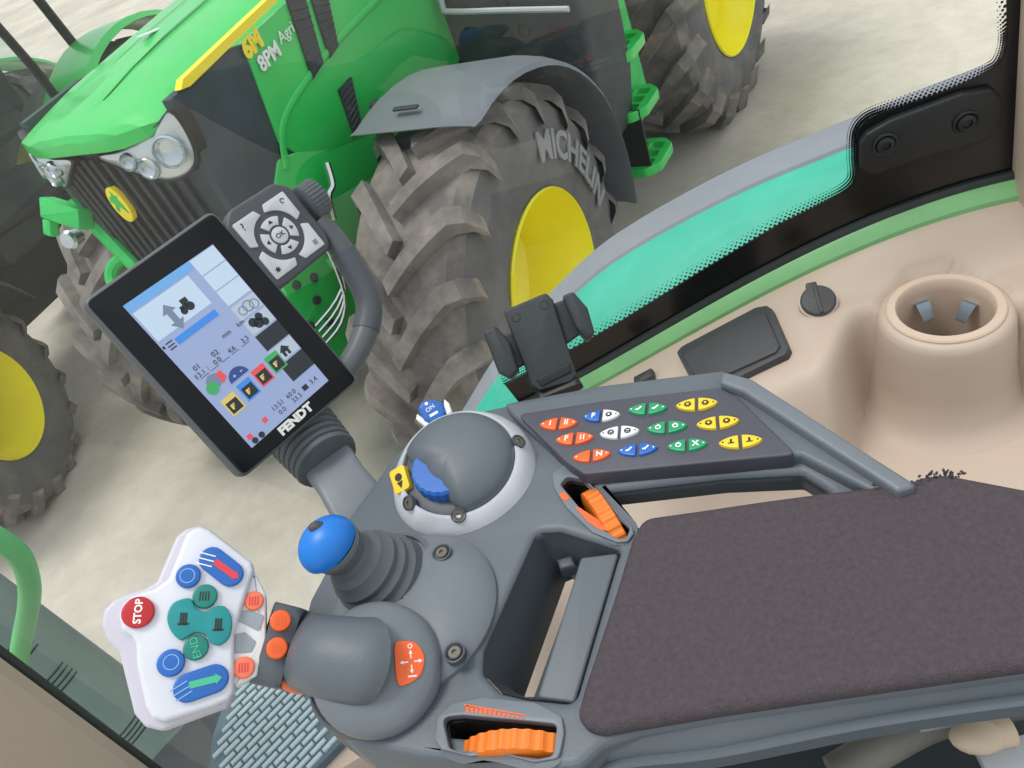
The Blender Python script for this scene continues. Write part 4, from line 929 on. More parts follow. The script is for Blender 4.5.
# screen: u to the right, v downwards, 0..1
SW, SH = .0914, .1524
b = MB(); b.prism(FT, rect(-SW/2, -SH/2, SW/2, SH/2), -.0005, .0000); scn = b.build('screen', M['s_bg'], term)
SC = lambda u, v: ((u-.5)*SW, (.5-v)*SH)
def S(name, polys, m, h=.00018):
    b = MB()
    for p in polys: b.prism(FT, [SC(*q) for q in p], .0, h)
    return b.build(name, M[m], scn)
R_ = lambda u0, v0, u1, v1: [(u0, v0), (u1, v0), (u1, v1), (u0, v1)]
C_ = lambda u, v, r, n=14: [(u+r*math.cos(2*PI*k/n)/SW, v+r*math.sin(2*PI*k/n)/SH) for k in range(n)]
def fullscreen():
    # flat picture elements, one mesh per ink
    S('header_bar', [R_(0, 0, .71, .05)], 's_head'); S('side_cells', [R_(.72, .005+.107*k, .995, .005+.107*k+.10) for k in range(3)], 's_lt')
    S('status_area', [R_(.02, .06, .62, .25)], 's_lt', .0001)
    S('side_cells', [R_(.72, .335, .995, .425), R_(.72, .44, .995, .53), R_(.72, .655, .995, .745)], 's_cell'); S('dark_cells', [R_(.72, .54, 1, .645), R_(.72, .755, 1, .87)], 's_dk')
    S('arrow', [[(.20, .16), (.27, .11), (.34, .16), (.30, .16), (.30, .22), (.34, .22), (.27, .27), (.20, .22), (.24, .22), (.24, .16)]], 's_gr', .0003)
    S('progress_bar', [R_(.14, .285, .60, .325)], 's_bar', .0003)
    S('tractor_icon', [R_(.36, .17, .44, .19), R_(.40, .14, .47, .17), C_(.38, .20, .003), C_(.45, .195, .0038)], 's_dk', .0003)
    ticks = []
    for k in range(5): ticks.append(R_(.08+.12*k, .535, .17+.12*k, .538)); ticks.append(R_(.05+.14*k, .50, .052+.14*k, .535))
    ticks += [R_(.01, .283, .03, .30), R_(.05, .28, .12, .287), R_(.05, .30, .12, .307), R_(.05, .318, .12, .325)]
    S('grid_lines', ticks, 's_dk', .0002)
    S('vehicle_picture', [[(.08, .57), (.14, .545), (.22, .56), (.21, .62), (.12, .64)]], 's_gr', .0003); S('vehicle_picture', [C_(.10, .615, .0055)], 's_grn', .0004); S('vehicle_picture', [[(.20, .565), (.26, .56), (.27, .61), (.21, .63)]], 's_red', .0004)
    S('gauge', [[(.36+.105*math.cos(PI*k/14), .66-.062*math.sin(PI*k/14)) for k in range(15)]], 's_navy', .0003)
    S('gauge_marks', [R_(.31, .635, .34, .638), R_(.323, .628, .327, .645), R_(.39, .635, .42, .638)], 's_white', .0005)
    for u, v, m in ((.07, .745, 's_yel'), (.27, .735, 's_bar'), (.46, .725, 's_red'), (.64, .715, 's_grn')):
        S('tile', [R_(u, v-.05, u+.15, v+.06)], m, .0002); S('tile_center', [R_(u+.015, v-.02, u+.135, v+.05)], 's_dk', .0004); S('tile_mark', [R_(u+.04, v+.0, u+.06, v+.03), R_(u+.06, v+.0, u+.085, v+.008), R_(u+.06, v+.012, u+.075, v+.019)], 's_yel', .0006)
    S('house_icon', [[(.80, .70), (.86, .665), (.92, .70), (.90, .70), (.90, .735), (.87, .735), (.87, .71), (.85, .71), (.85, .735), (.82, .735), (.82, .70)]], 's_dk', .0003)
    S('dots_icon', [C_(.80, .47, .0042), C_(.88, .462, .0036), C_(.84, .49, .0046), C_(.90, .505, .0036)], 's_dk', .0003)
    for u, v, r in ((.80, .385, .0042), (.87, .38, .0052), (.93, .39, .0046)):
        b = MB(); x, y = SC(u, v); b.lathe(FT @ T(x, y, 0), [(r, 0), (r, .0003), (r*.78, .0003), (r*.78, 0)], 16); b.build('circle_icon', M['s_gr'], scn)
    S('bottom_bar', [R_(0, .885, 1, 1)], 's_bg', .0001); S('red_icon', [R_(.03, .93, .08, .96), R_(.24, .915, .29, .945)], 's_red', .0003)
    S('dark_icon', [C_(.07, .98, .0028), C_(.15, .98, .0028), R_(.74, .925, .80, .955)], 's_dk', .0003)
    b = MB()
    for u, v, s_, z_ in ((.12, .475, '01', .0065), (.33, .475, '02', .0065), (.53, .43, 'min', .006), (.70, .43, 'km', .006), (.10, .515, '13.1', .006), (.30, .515, '0.0', .006), (.47, .515, '4.6', .006), (.63, .515, '3.3', .006), (.45, .915, '13:51', .006), (.62, .915, '60.0', .006), (.45, .955, '0.0', .006), (.64, .955, '33.3', .006), (.88, .94, '3.4', .0065)):
        x, y = SC(u, v); b.text(FT @ T(x, y, 0), s_, z_, .0003)
    b.build('readouts', M['s_dk'], scn)
fullscreen()
fx, fy = tp([(296, 419)])[0]
b = MB(); b.text(FT @ T(fx, fy, -.0004), 'FENDT', .0105, .0004, 0, 0, None, 1.15, fat=.0006); b.build('lettering', M['inkw'], bz)
# keypad beside the screen, local square frame
kx, ky = tp([(280, 235)])[0]; FKY = FT @ T(kx, ky, -.006); m1 = .00098; FKY = FKY @ Matrix.Scale(1.12, 4)
b = MB(); b.prism(FKY, fillet([(-.033, -.034), (.030, -.032), (.035, -.02), (.036, .026), (.026, .036), (-.02, .037), (-.034, .026)], .010, 5), -.012, .004, .003, 3); kpd = b.build('keypad', M['keyp'], term, 40)
def arc_key(r0, r1, a, half, n=8):
    return [(r1*math.cos(a-half+2*half*k/n), r1*math.sin(a-half+2*half*k/n)) for k in range(n+1)]+[(r0*math.cos(a+half-2*half*k/n), r0*math.sin(a+half-2*half*k/n)) for k in range(n+1)]
for q in range(4):
    a_ = q*PI/2
    b = MB(); b.prism(FKY, arc_key(.0085, .0158, a_, .62), .003, .0058, .0006, 2, m=0); fa = FKY @ Matrix.Rotation(a_, 4, 'Z') @ T(.0122, 0, .0058)
    b.prism(fa, [(-.0012, -.0020), (.0018, 0), (-.0012, .0020)], 0, .0003, m=1); b.build('arrow_key', [M['keyl'], M['ink']], kpd)
    d_ = a_+PI/4; c_, s_ = math.cos(d_), math.sin(d_)
    corner = [(.0205*math.cos(d_-.70+1.4*k/8), .0205*math.sin(d_-.70+1.4*k/8)) for k in range(9)]
    sgx, sgy = (1 if c_ > 0 else -1), (1 if s_ > 0 else -1)
    e1 = (sgx*.0265, sgy*.0050); e2 = (sgx*.0050, sgy*.0265); co = (sgx*.0265, sgy*.0265)
    first = e1 if abs(corner[0][0]) > abs(corner[0][1]) else e2; last = e2 if first is e1 else e1
    o_ = [first, co, last]+list(reversed(corner))
    b = MB(); b.prism(FKY, fillet(o_, .0012, 2), .003, .0058, .0006, 2, m=0); fm = FKY @ T(sgx*.0205, sgy*.0205, .0058)
    if q == 1: b.text(fm, '?', .009, .0003, 1)
    elif q == 0: b.lathe(fm, [(.0022, 0), (.0022, .0003), (.0015, .0003), (.0015, 0)], 10, 1, a1=PI*1.5)
    elif q == 3: [b.prism(fm @ T(0, -.0015+.0015*k, 0), rect(-.002, -.0003, .002, .0003), 0, .0003, m=1) for k in range(3)]
    else: b.prism(fm, [(.0028*(1 if k % 2 else .45)*math.cos(k*PI/6), .0028*(1 if k % 2 else .45)*math.sin(k*PI/6)) for k in range(12)], 0, .0003, m=1)
    b.build('corner_key', [M['keyl'], M['ink']], kpd)
b = MB(); b.prism(FKY, circ(0, 0, .0068, 24), .003, .0062, .0008, 2, m=0); b.text(FKY @ T(0, 0, .0062), 'OK', .0058, .0003, 1); b.build('ok_key', [M['keyl'], M['ink']], kpd)
# knurled scroll wheel and carrying handle
kw = hit((311, 201), TO-TN*.012, TN); f = frame(kw-TXv*.008, TYv, TXv); b = MB(); rs = []
for zz, rr in ((0, .016), (.001, .0175), (.017, .0175), (.018, .0165), (.018, .0001)): rs.append([f @ V(((rr+(.0009 if k % 4 < 2 and rr > .017 else 0))*math.cos(2*PI*k/112), (rr+(.0009 if k % 4 < 2 and rr > .017 else 0))*math.sin(2*PI*k/112), zz)) for k in range(112)])
b.rings(rs, 0, True, True); b.build('scroll_wheel', M['boot'], term, 25)
hp = [(316, 222), (333, 238), (349, 262), (363, 286), (369, 306), (366, 330), (357, 352), (344, 372)]
pts = [hit(p, TO-TN*.014, TN) for p in smooth(hp, 5, False)]
b = MB(); nP = len(pts); b.tube(pts, [.0115+.0015*math.sin(PI*i/nP) for i in range(nP)], 16, 0, True, .95, TN); b.build('handle', M['housing'], term, 60)
b = MB(); b.tube(pts[8:26], [.0136]*18, 16, 0, True, .95, TN); b.build('handle_grip', M['armd'], term, 60)
# ribbed boot and stalk down to the armrest
B0 = hit((303, 433), TO-TN*.052, TN); B1 = D((329, 463), .742); Fb = faxis(B0-(B1-B0)*.15, B1); Lb = ((B1-B0)*1.15).length
prof = [(.020, 0)]
for k in range(6):
    z_ = Lb*(.12+.145*k); prof += [(.0335-.0006*k, z_), (.0345-.0006*k, z_+Lb*.05), (.0335-.0006*k, z_+Lb*.10), (.030-.0006*k, z_+Lb*.125)]
prof += [(.029, Lb), (.0001, Lb)]
b = MB(); b.lathe(Fb, prof, 40); b.build('ribbed_boot', M['boot'], term, 30)
S1_ = B1; S2_ = U((356, 502), Z0-.012); S3_ = U((378, 528), Z0-.03)
def slab(path, widths, thick, side):
    rs = []
    for i, p in enumerate(path):
        t_ = (path[min(i+1, len(path)-1)]-path[max(i-1, 0)]).normalized(); s_ = (side-t_*side.dot(t_)).normalized(); n_ = t_.cross(s_)
        w_ = widths[i]/2; h_ = thick/2; row = []
        for x, y in fillet([(-w_, -h_), (w_, -h_), (w_, h_), (-w_, h_)], h_*.8, 4): row.append(p+s_*x+n_*y)
        rs.append(row)
    return rs
sv = (U((372, 484), Z0)-U((338, 516), Z0))
b = MB(); b.rings(slab([S1_+(S1_-S2_)*.12, S1_, S1_*.5+S2_*.5, S2_, S3_], [.046, .048, .046, .050, .054], .016, sv), 0, True, True, True); b.build('stalk', M['arm2'], term, 50)

# ================================================================== PHONE HOLDER BEHIND THE KEYPAD
PH = D((540, 340), .70); nph = (toview(PH)*.9+UP*.1).normalized(); FP = frame(PH, hit((546, 293), PH, nph)-hit((504, 310), PH, nph), nph)
pp = lambda ps, h=0.0: pl(FP, ps, h)
ph = empty('phone_holder', U((560, 392), Z0+.004), 'empty black phone holder standing behind the keypad', 'phone holder')
b = MB(); b.prism(FP, fillet(pp([(503, 311), (546, 293), (553, 300), (577, 376), (571, 382), (540, 391), (532, 386)]), .004), -.012, .003, .002, 3)
for p in ((516, 317.5), (544, 305)):
    q = pp([p], .003)[0]; b.lathe(FP @ T(q[0], q[1], .003), [(.0040, -.0002), (.0036, -.0014), (.0001, -.0014)], 14, 1); b.lathe(FP @ T(q[0], q[1], .003), [(.0042, .0001), (.0036, .0003), (.0034, -.0006), (.0001, -.0006)], 14, 1)
b.prism(FP, fillet(pp([(536, 379), (570, 363), (572, 372), (541, 387)], .003), .002), .001, .0045, .001, m=1)
b.build('back_plate', [M['dgray'], M['black']], ph, 40)
for nm, arm_px, pad_px_ in (('left', [(494, 339), (516, 329), (528, 362), (508, 374)], [(485, 334), (497, 327), (511, 344), (519, 371), (512, 380), (500, 374)]), ('right', [(551, 304), (572, 296), (588, 328), (565, 345)], [(562, 298), (573, 294), (587, 310), (594, 334), (588, 343), (576, 330)])):
    b = MB(); b.prism(FP, fillet(pp(arm_px), .003), -.012, -.002, .002); b.prism(FP, fillet(pp(pad_px_), .003), -.014, .018, .003); b.build('jaw', M['dgray'], ph, 40)
b = MB(); b.prism(FP, fillet(pp([(526, 377), (533, 374), (538, 386), (531, 390)]), .001), -.010, -.002, .001); b.build('release_knob', M['black'], ph)
bt = U((560, 394), Z0-.006); tpp = hit((553, 372), PH-nph*.014, nph)
b = MB(); b.rings(slab([tpp+(tpp-bt)*.2, tpp, (tpp+bt)/2, bt], [.036, .038, .040, .044], .014, A), 0, True, True, True); b.build('holder_arm', M['black'], ph, 40)

# ================================================================== CAB SIDE: SILL, CONSOLE, WINDOW
QS = .82
sill_px = [(472, 418), (490, 404), (520, 399), (560, 386), (600, 362), (650, 331), (700, 300), (750, 272), (800, 246), (850, 226), (900, 209), (950, 192), (990, 178), (1012, 166)]
def rz(p): P = Q(p, QS); return (P.dot(A), P.z)
raw = [rz(p) for p in sill_px[2:]]
# cubic fit through the traced sill
def polyfit(pts, d):
    n = d+1; Mx = [[sum(x**(i+j) for x, _ in pts) for j in range(n)]+[sum(y*x**i for x, y in pts)] for i in range(n)]
    for i in range(n):
        pv = max(range(i, n), key=lambda k: abs(Mx[k][i])); Mx[i], Mx[pv] = Mx[pv], Mx[i]
        for k in range(n):
            if k != i:
                f_ = Mx[k][i]/Mx[i][i]; Mx[k] = [a_-f_*c_ for a_, c_ in zip(Mx[k], Mx[i])]
    return [Mx[i][n]/Mx[i][i] for i in range(n)]
PF = polyfit(raw, 3); RMIN, RMAX = raw[0][0], raw[-1][0]
def zs(r):
    x = max(RMIN, min(RMAX, r)); z_ = sum(k*x**i for i, k in enumerate(PF))
    if r > RMAX: z_ += (r-RMAX)*(sum(i*k*RMAX**(i-1) for i, k in enumerate(PF) if i))*.8
    return z_
print('SILL', RMIN, RMAX, [round(zs(RMIN+(RMAX-RMIN)*k/6), 3) for k in range(7)])
def qplan(r):                                              # plan of the side window: straight at the rear, bowed inwards to the front post
    if r > -.25: return QS
    t_ = (-.25-r)/.75; return QS-.30*t_**1.6
def sillz(r):
    if r >= RMIN: return zs(r)
    t_ = (RMIN-r); return max(1.02, zs(RMIN)-t_*(1.0+14*t_))
rr_ = [-1.0+.02*k for k in range(0, int((RMAX+.25+1.0)/.02)+1)]
base_curve = [(r, qplan(r), sillz(r)) for r in rr_]
# window pane
b = MB(); rs = []
for f_ in (0, .15, .4, .7, 1): rs.append([RQ(r, q+.0*f_, z_*(1-f_)+2.75*f_) for r, q, z_ in base_curve])
b.rings(rs, 0, False); win = b.build('window_1', M['wglass'], None, 60); tag(win, 'large curved side window of the tractor cab looking onto the yard', 'window', kind='structure')
# black frit along the lower edge of the pane, wider round the hinge plate
def onpane(p, off=-.003):
    P = Q(p, QS+off); return P
top_px = [(505, 385), (520, 377), (540, 366), (580, 345), (620, 322), (660, 297), (700, 272), (740, 248), (780, 224), (815, 207), (840, 195), (852, 186), (857, 176), (856, 160), (856, 142), (858, 130), (866, 120), (880, 113), (910, 103), (950, 89), (985, 74), (1000, 64), (1007, 44), (1007, 20), (1007, -40), (1040, -40)]
low = [RQ(r, q-.003, z_-.006) for r, q, z_ in base_curve if RMIN-.0 < r < RMAX+.06]
topp = [onpane(p) for p in top_px]
b = MB(); ring_ = low+list(reversed(topp)); n_ = len(ring_)
b.add(ring_+[p+O*.002 for p in ring_], [list(range(n_)), [n_+k for k in reversed(range(n_))]]+[[k, (k+1) % n_, n_+(k+1) % n_, n_+k] for k in range(n_)])
# halftone dots shading off above the band
tl = smooth(top_px, 8, False)
for i in range(0, len(tl)-1):
    for row in range(4):
        a_, c_ = V(tl[i]), V(tl[i+1]); d_ = (c_-a_); 
        if d_.length < .5: continue
        nn = V((d_.y, -d_.x)).normalized()
        p = a_+d_*(.5*(row % 2))+nn*(1.3+2.6*row)
        P = onpane((p.x, p.y)); r_ = .0019-.0004*row
        b.add([P+A*r_*math.cos(2*PI*k/6)+UP*r_*math.sin(2*PI*k/6) for k in range(6)], [list(range(6))])
fr_o = b.build('frit_band', M['frit'], win, 30, flat=True)
# hinge plate on the pane with two bolts
Fh_ = frame(Q((930, 128), QS-.004), A, -O)
hl = lambda ps, h=0.0: pl(Fh_, ps, h)
b = MB(); b.prism(Fh_, fillet(hl([(858, 140), (865, 131), (890, 117), (960, 91), (990, 86), (1001, 96), (1000, 118), (985, 138), (930, 152), (872, 172), (858, 166)]), .008, 4), -.001, .008, .003, 3); hp_ = b.build('hinge_plate', M['fritplate'], win, 40)
for p in ((885, 144), (966, 122)):
    q = hl([p], .008)[0]; b = MB(); b.lathe(Fh_ @ T(q[0], q[1], .008), [(.0135, -.001), (.013, .002), (.011, .003), (.009, .0015), (.0088, .004), (.005, .0055), (.0045, .003), (.0001, .003)], 24); b.build('bolt', M['fritplate'], hp_, 30)
# seal, painted sill strip
def sweep(curve, prof, closed=False):
    rs = []
    for r, q, z_ in curve: rs.append([RQ(r, q+dq, z_+dz) for dq, dz in prof])
    return rs
cur = [(r, q, z_) for r, q, z_ in base_curve if r > RMIN-.05]
b = MB(); b.rings(sweep(cur, [(-.001, -.004), (-.001, .004), (-.008, .004), (-.010, .0), (-.010, -.006)]), 0, True, True, True); b.build('window_seal', M['seal'], win, 40)
b = MB(); b.rings(sweep(cur, [(.004, -.006), (-.010, -.004), (-.014, -.006), (-.022, -.018), (-.022, -.03), (.004, -.05)]), 0, True, True, True); tag(b.build('trim_1', M['sillgreen'], None, 30), 'green painted window sill strip above the beige console', 'trim', kind='structure')
# ---- beige console as one moulding
CUPR, CUPQ, CUPZ = .246, .700, 1.70
def sst(x): x = max(0, min(1, x)); return x*x*(3-2*x)
FLOORZ = 1.575
def cz(r, q):
    s_ = zs(max(r, RMIN-.1))-.024 if r > RMIN-.1 else zs(RMIN)-.024
    sh_ = min(s_-.004, CUPZ+.0*r) if r < .1 else min(s_-.004, CUPZ)
    top = sh_+(s_-sh_)*sst((q-.745)/.055)
    # where the shelf drops into the pocket
    edge = .655
    width = .11
    if r > .10: k = sst((r-.10)/.07); edge = .655+(.735-.655)*k; width = .11+(.05-.11)*k
    if r > .28: k = sst((r-.28)/.08); edge = .735+(.655-.735)*k; width = .05
    s1 = sst((q-(edge-width))/width)
    d = math.hypot(r-CUPR, q-CUPQ) if q < CUPQ else abs(r-CUPR)
    s2 = sst((.068-d)/.012)
    t_ = max(s1, s2)
    fl = FLOORZ-.04*sst((.50-q)/.2)
    z_ = fl+(top-fl)*t_
    if q > CUPQ: z_ = max(z_, fl+(top-fl)*s2)
    # flat ring land round the cup hole
    dd = math.hypot(r-CUPR, q-CUPQ)
    if dd < .066: z_ = CUPZ-.010
    return z_
b = MB(); R0_, R1_, DR = -.31, .66, .008; Q0_, Q1_, DQ = .35, QS-.016, .006
nr, nq = int((R1_-R0_)/DR)+1, int((Q1_-Q0_)/DQ)+1
vsx = [RQ(R0_+DR*i, Q0_+(Q1_-Q0_)*j/(nq-1), cz(R0_+DR*i, Q0_+(Q1_-Q0_)*j/(nq-1))) for j in range(nq) for i in range(nr)]
fs_ = []
for j in range(nq-1):
    for i in range(nr-1):
        r_, q_ = R0_+DR*(i+.5), Q0_+(Q1_-Q0_)*(j+.5)/(nq-1)
        if math.hypot(r_-CUPR, q_-CUPQ) < .052: continue
        fs_.append([j*nr+i, j*nr+i+1, (j+1)*nr+i+1, (j+1)*nr+i])
con = empty('side_console', RQ(.1, .6, 1.5), 'beige moulded console with cup holder and dark flap under the window', 'console')
b.add(vsx, fs_); b.build('console_moulding', M['beige'], con, 80)
b = MB(); b.lathe(frame(RQ(CUPR, CUPQ, CUPZ), A, UP), [(.050, -.004), (.056, -.0005), (.060, -.0005), (.0645, -.004), (.067, -.011), (.069, -.030), (.073, -.075), (.080, -.108), (.094, -.122), (.112, -.129)], 72); b.build('cup_column', M['beige'], con, 80)
FC = frame(RQ(CUPR, CUPQ, CUPZ), A, UP)
b = MB(); b.lathe(FC, [(.0575, -.006), (.0575, .0015), (.0560, .0032), (.0485, .0035), (.0470, .0015), (.0460, -.012), (.0440, -.085), (.0001, -.086)], 56); b.build('cup_holder', M['beige2'], con, 35)
for a_ in (.62, 1.82, -.55, 3.0):
    f = FC @ Matrix.Rotation(a_, 4, 'Z')
    b = MB(); b.rings([[f @ V((x, y, z_)) for y in (-w_, w_)] for x, z_, w_ in ((.0452, -.062, .009), (.0456, -.022, .0085), (.040, -.020, .008), (.028, -.034, .006), (.027, -.038, .006))], 0, False); b.build('cup_clip', M['spring'], con)
b = MB(); 
b.lathe(FC, [(.0435, -.084), (.0435, -.076), (.030, -.072), (.0001, -.072)], 30, 0); b.tube([FC @ V((-.02, .01, -.07)), FC @ V((0, .02, -.066)), FC @ V((.02, -.005, -.07))], .004, 6); b.build('cup_bottom', M['void'], con)
# outlet cap
f = frame(RQ(0, 0, 0)+U((818, 302), cz(.131, .77)+.002), A, (UP*.9-O*.42).normalized())
b = MB(); b.lathe(f, [(.0195, -.010), (.0195, .004), (.0175, .006), (.0001, .007)], 28, 0); b.prism(f @ T(-.003, .017, .0), rect(-.006, -.003, .006, .007, .002), -.002, .006, .001); b.prism(f, rect(-.002, -.017, .002, .017), .005, .0085, .001); b.build('outlet_cap', M['lid'], con, 35)
b = MB(); b.lathe(f, [(.0215, -.012), (.0215, .001), (.0195, .002), (.0195, -.012)], 28); b.build('outlet_collar', M['beige'], con)
# dark flap
zc_ = cz(.027, .735); Pl = U((735, 343), zc_+.008); e_ = .012; tq = V((0, e_*2, cz(.027, .735+e_)-cz(.027, .735-e_))).normalized(); gr_ = (cz(.027+.04, .735)-cz(.027-.04, .735))/.08; gq_ = (cz(.027, .735+e_)-cz(.027, .735-e_))/(2*e_); nl_ = (UP-A*gr_-O*gq_).normalized()
Fl = frame(Pl, U((787, 350), zc_)-U((678, 352), zc_)+O*.0, nl_)
b = MB(); b.prism(Fl, fillet(pl(Fl, [(677, 353), (682, 347), (756, 308), (767, 306), (772, 309), (789, 348), (786, 355), (735, 380), (700, 388), (691, 380)]), .005, 5), -.012, .002, .002, 2); fl_ = b.build('flap_frame', M['lid'], con, 40)
b = MB(); b.prism(Fl, fillet(pl(Fl, [(683, 355), (754, 315), (766, 314), (781, 347), (776, 354), (732, 374), (702, 380), (693, 374)], .002), .004, 5), .0, .0055, .002, 2); b.build('flap_lid', M['lid'], con, 40)
f = frame(U((644, 378), cz(-.08, .73)+.004), A, nl_); b = MB(); b.box(f, -.014, -.008, -.006, .014, .008, .004, .002); b.build('small_cap', M['lid'], con)
# dark gap under the armrest
# ================================================================== OWN REAR FENDER OUTSIDE THE WINDOW
QF = 1.05
edge_px = [(440, 440), (462, 412), (490, 366), (520, 326), (560, 283), (600, 246), (640, 219), (680, 196), (720, 175), (760, 156), (820, 131), (880, 106), (940, 82), (1000, 60)]
ed = [(Q(p, QF).dot(A), Q(p, QF).z) for p in edge_px]
ed = [(ed[0][0]-.12, ed[0][1]-.18)]+ed+[(ed[-1][0]+.15, ed[-1][1]+.012)]
ed = smooth(ed, 4, False)
b = MB(); rs = []
for i, (r, z_) in enumerate(ed):
    rs.append([RQ(r, q, z_+dz) for q, dz in ((QS+.015, -.035), (QS+.05, -.012), (QS+.10, .004), (QF-.03, .004), (QF-.03, -.012), (QS+.05, -.03), (QS+.02, -.06))])
b.rings(rs, 0, True, True, True)
fd = empty('rear_fender', RQ(0, .95, 1.2), 'teal green rear fender of the own tractor outside the window', 'fender')
b.build('fender_panel', M['teal'], fd, 40)
b = MB(); rs = []
for i, (r, z_) in enumerate(ed): rs.append([RQ(r, q, z_+dz) for q, dz in ((QF-.080, .002), (QF-.074, .008), (QF-.010, .006), (QF+.002, -.004), (QF-.004, -.05), (QF-.012, -.05), (QF-.03, -.01))])
b.rings(rs, 0, True, True, True); b.build('rubber_edge', M['rubbergray'], fd, 40)

# ================================================================== FRONT CORNER: POST, RAIL, COVER, STEP
# corner post of the cab, beige inside with a dark seal on its glass side
def post(px_a, px_b, q, w, name, label, sdir=None):
    a_, c_ = Q(px_a, q), Q(px_b, q); d_ = (a_-c_).normalized(); side = sdir or (-A*.25-O*.95); side = (side-d_*side.dot(d_)).normalized(); n_ = d_.cross(side)
    b = MB(); lo, hi = c_-d_*.45, a_+d_*1.2; rs = []
    for P in (lo, c_, a_, hi): rs.append([P+side*x+n_*y for x, y in ((0, -.012), (0, .012), (.018, .028), (w, .03), (w, -.05), (.01, -.05))])
    b.rings(rs, 0, True, True, True); o = b.build(name, M['beige'], None, 30); tag(o, label, 'trim', kind='structure')
    return o, lo, hi, side, n_
po_, lo, hi, sd_, nn_ = post((0, 660), (146, 768), .50, .16, 'trim_2', 'beige corner post of the cab at the lower left')
b = MB(); b.tube([lo-sd_*.006, (lo+hi)/2-sd_*.006, hi-sd_*.006], .009, 10); b.build('post_seal', M['seal'], po_)
rp, lo2, hi2, _, _ = post((1021, 60), (1015, 172), QS-.01, .10, 'trim_3', 'beige rear post of the cab at the right edge', A)
# green hand rail
rail = [Q(p, .60) for p in smooth([(14, 700), (17, 672), (22, 640), (29, 605), (29, 582), (22, 560), (10, 547), (-10, 534), (-40, 520)], 4, False)]
b = MB(); b.tube(rail, .0155, 14); tag(b.build('hand_rail', M['handrail'], None, 60), 'bent green hand rail outside the glass at the left edge', 'hand rail')
# rounded gray green cover with vent slots
cov = empty('tank_cover', Q((100, 690), .82)-UP*.12, 'gray green rounded cover with groups of vent slots beside the corner post', 'cover')
cp = [Q(p, .82) for p in ((-60, 600), (0, 640), (60, 680), (120, 720), (150, 742))]
ca = (cp[-1]-cp[0]).normalized(); b = MB(); rs = []
cc_ = [cp[0]+ca*((cp[-1]-cp[0]).length*k/10) for k in range(11)]
ny = (toview(cp[2])-ca*toview(cp[2]).dot(ca)).normalized(); nx_ = ca.cross(ny)
end = [(1, 0), (.97, .012), (.85, .024), (.6, .031), (.02, .034)]
for i, P in enumerate(cc_[:-1]): rs.append([P+nx_*.105*math.cos(2*PI*k/32)+ny*.075*math.sin(2*PI*k/32) for k in range(32)])
for s_, dx in end: rs.append([cc_[-1]+ca*dx*1.6+nx_*.105*s_*math.cos(2*PI*k/32)+ny*.075*s_*math.sin(2*PI*k/32) for k in range(32)])
b.rings(rs, 0, True, True, True); b.build('cover_shell', M['tank'], cov, 50)
for g0 in (.22, .40, .78):
    for k in range(4):
        P = cp[0]+ca*((cp[-1]-cp[0]).length*(g0+.022*k))
        b = MB(); b.tube([P+nx_*.1055*math.cos(a_)+ny*.0755*math.sin(a_) for a_ in [math.radians(d_) for d_ in range(25, 120, 12)]], .0022, 5); b.build('vent_slot', M['slotd'], cov)
Fg = frame(U((205, 745), 1.08), A, UP); b = MB(); b.prism(Fg, fillet(pl(Fg, [(150, 760), (185, 722), (215, 700), (236, 694), (226, 760), (200, 830)]), .01), -.03, .0, .006); b.build('dark_gap_plate', M['dgray'], cov)  # dark plate added to fill the dark gap between cover and step
# ribbed step plate
ZT = 1.18
Fst = frame(U((270, 720), ZT), U((330, 730), ZT)-U((240, 680), ZT), UP)
st = pl(Fst, [(205, 790), (212, 735), (226, 695), (262, 655), (300, 650), (348, 735), (290, 795), (240, 840)])
stp = empty('step_plate', U((270, 720), ZT)-UP*.06, 'bluish gray ribbed step plate seen below the lever head', 'step')
b = MB(); b.prism(Fst, fillet(st, .008), -.05, .0, .004); b.build('plate', M['tread_g'], stp)
rd = V(pl(Fst, [(200, 768), (290, 678)])[1])-V(pl(Fst, [(200, 768), (290, 678)])[0]); rd.normalize(); rp_ = V((-rd.y, rd.x))
cen = V(pl(Fst, [(272, 725)])[0])
from mathutils import geometry
def inside(p, poly):
    c_ = False; j = len(poly)-1
    for i in range(len(poly)):
        if (poly[i][1] > p[1]) != (poly[j][1] > p[1]) and p[0] < (poly[j][0]-poly[i][0])*(p[1]-poly[i][1])/(poly[j][1]-poly[i][1])+poly[i][0]: c_ = not c_
        j = i
    return c_
b = MB(); si = inset(ccw(st), .006)
for i in range(-16, 17):
    for j in range(-7, 8):
        p = cen+rp_*(i*.0135)+rd*(j*.034+(.017 if i % 2 else 0))
        if all(inside(p+rd*e_, si) for e_ in (-.014, .014)):
            o_ = [p+rd*x+rp_*y for x, y in ((-.0155, -.0043), (.0155, -.0043), (.0155, .0043), (-.0155, .0043))]
            b.prism(Fst, [(q.x, q.y) for q in o_], 0, .006, .0015, 1)
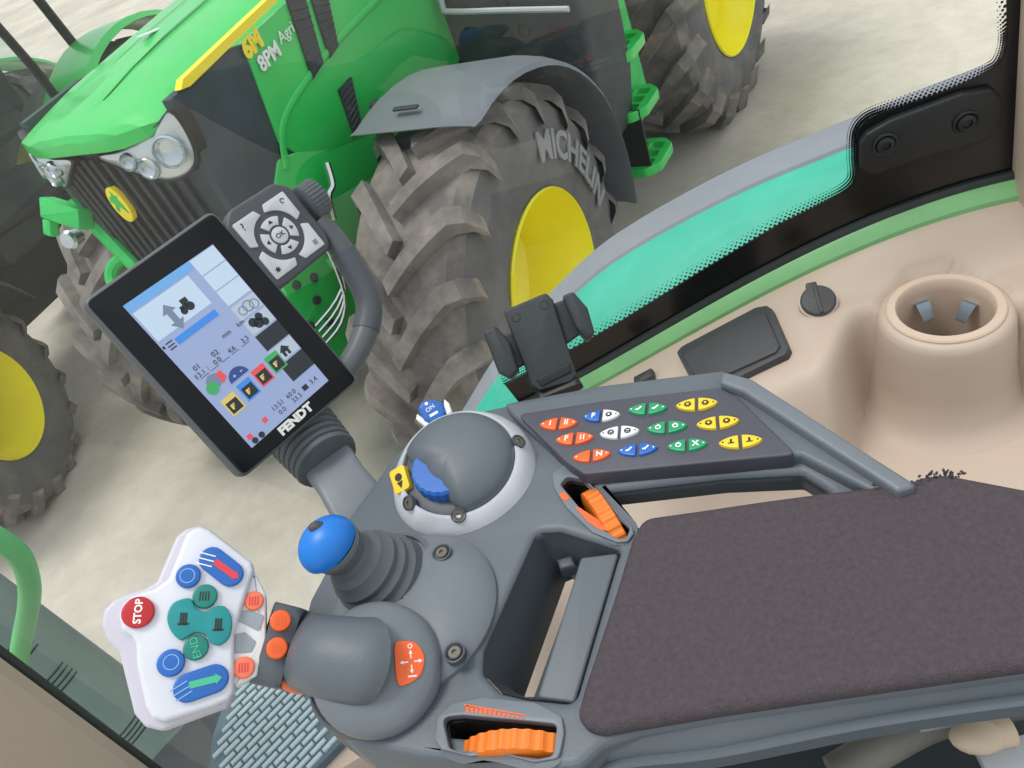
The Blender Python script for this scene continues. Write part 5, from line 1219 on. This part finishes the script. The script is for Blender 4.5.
tag(b.build('anti_slip_ribs', M['tread_p'], stp), kind='stuff')
# beige sill at foot level
b = MB(); s0, s1 = U((255, 800), 1.15), U((370, 728), 1.15); d_ = (s1-s0).normalized(); s0 = s0-d_*.3; s1 = s1+d_*.35; sp = UP.cross(d_)
b.rings([[P+sp*x+UP*z_ for x, z_ in ((.0, -.05), (.0, .008), (-.008, .012), (-.045, .012), (-.05, .0), (-.05, -.05))] for P in (s0, s1)], 0, True, True, True); tag(b.build('trim_4', M['beige'], None, 30), 'beige door sill strip beside the ribbed step plate', 'trim', kind='structure')
# cab floor
b = MB(); b.prism(frame(RQ(0, 0, 1.04), A, UP), [(-.66, -.9), (.7, -.9), (.7, .62), (-.40, .62), (-.52, .52)], -.03, 0, .0); tag(b.build('floor', M['floor'], None), 'dark cab floor under the armrest', 'floor', kind='structure')
# ================================================================== SEAT SIDE UNDER THE ARMREST (lower right corner)
ss = empty('seat_base', U((920, 750), 1.55), 'dark seat side with gray bracket, tan lever and hose under the armrest', 'seat')
b = MB(); Fx = frame(U((900, 790), 1.62), A, UP)
b.box(Fx, -.26, -.25, -.578, .40, .055, .07, .02); b.build('seat_side', M['seatfab'], ss, 40)
b = MB(); b.tube([U(p, 1.73) for p in smooth([(835, 775), (880, 748), (930, 722), (985, 706), (1060, 690)], 5, False)], .013, 12); b.build('hose', M['hose'], ss, 60)
b = MB(); b.tube([U(p, 1.745) for p in smooth([(915, 718), (950, 712), (1000, 703), (1060, 690)], 4, False)], .009, 10); b.build('gray_tube', M['ltgray'], ss, 60)
Fq = frame(U((985, 745), 1.745), A, UP)
b = MB(); b.prism(Fq, pl(Fq, [(975, 748), (992, 745), (1040, 728), (1060, 780), (1000, 800), (986, 770)]), -.008, .0, .001); b.build('bracket', M['ltgray'], ss)
b = MB(); b.ell(frame(U((978, 737), 1.752), A, UP), .017, .011, .009, 18, 8); b.tube([U((975, 738), 1.75), U((1010, 730), 1.748)], [.009, .010], 12); b.build('tan_lever', M['tan'], ss)
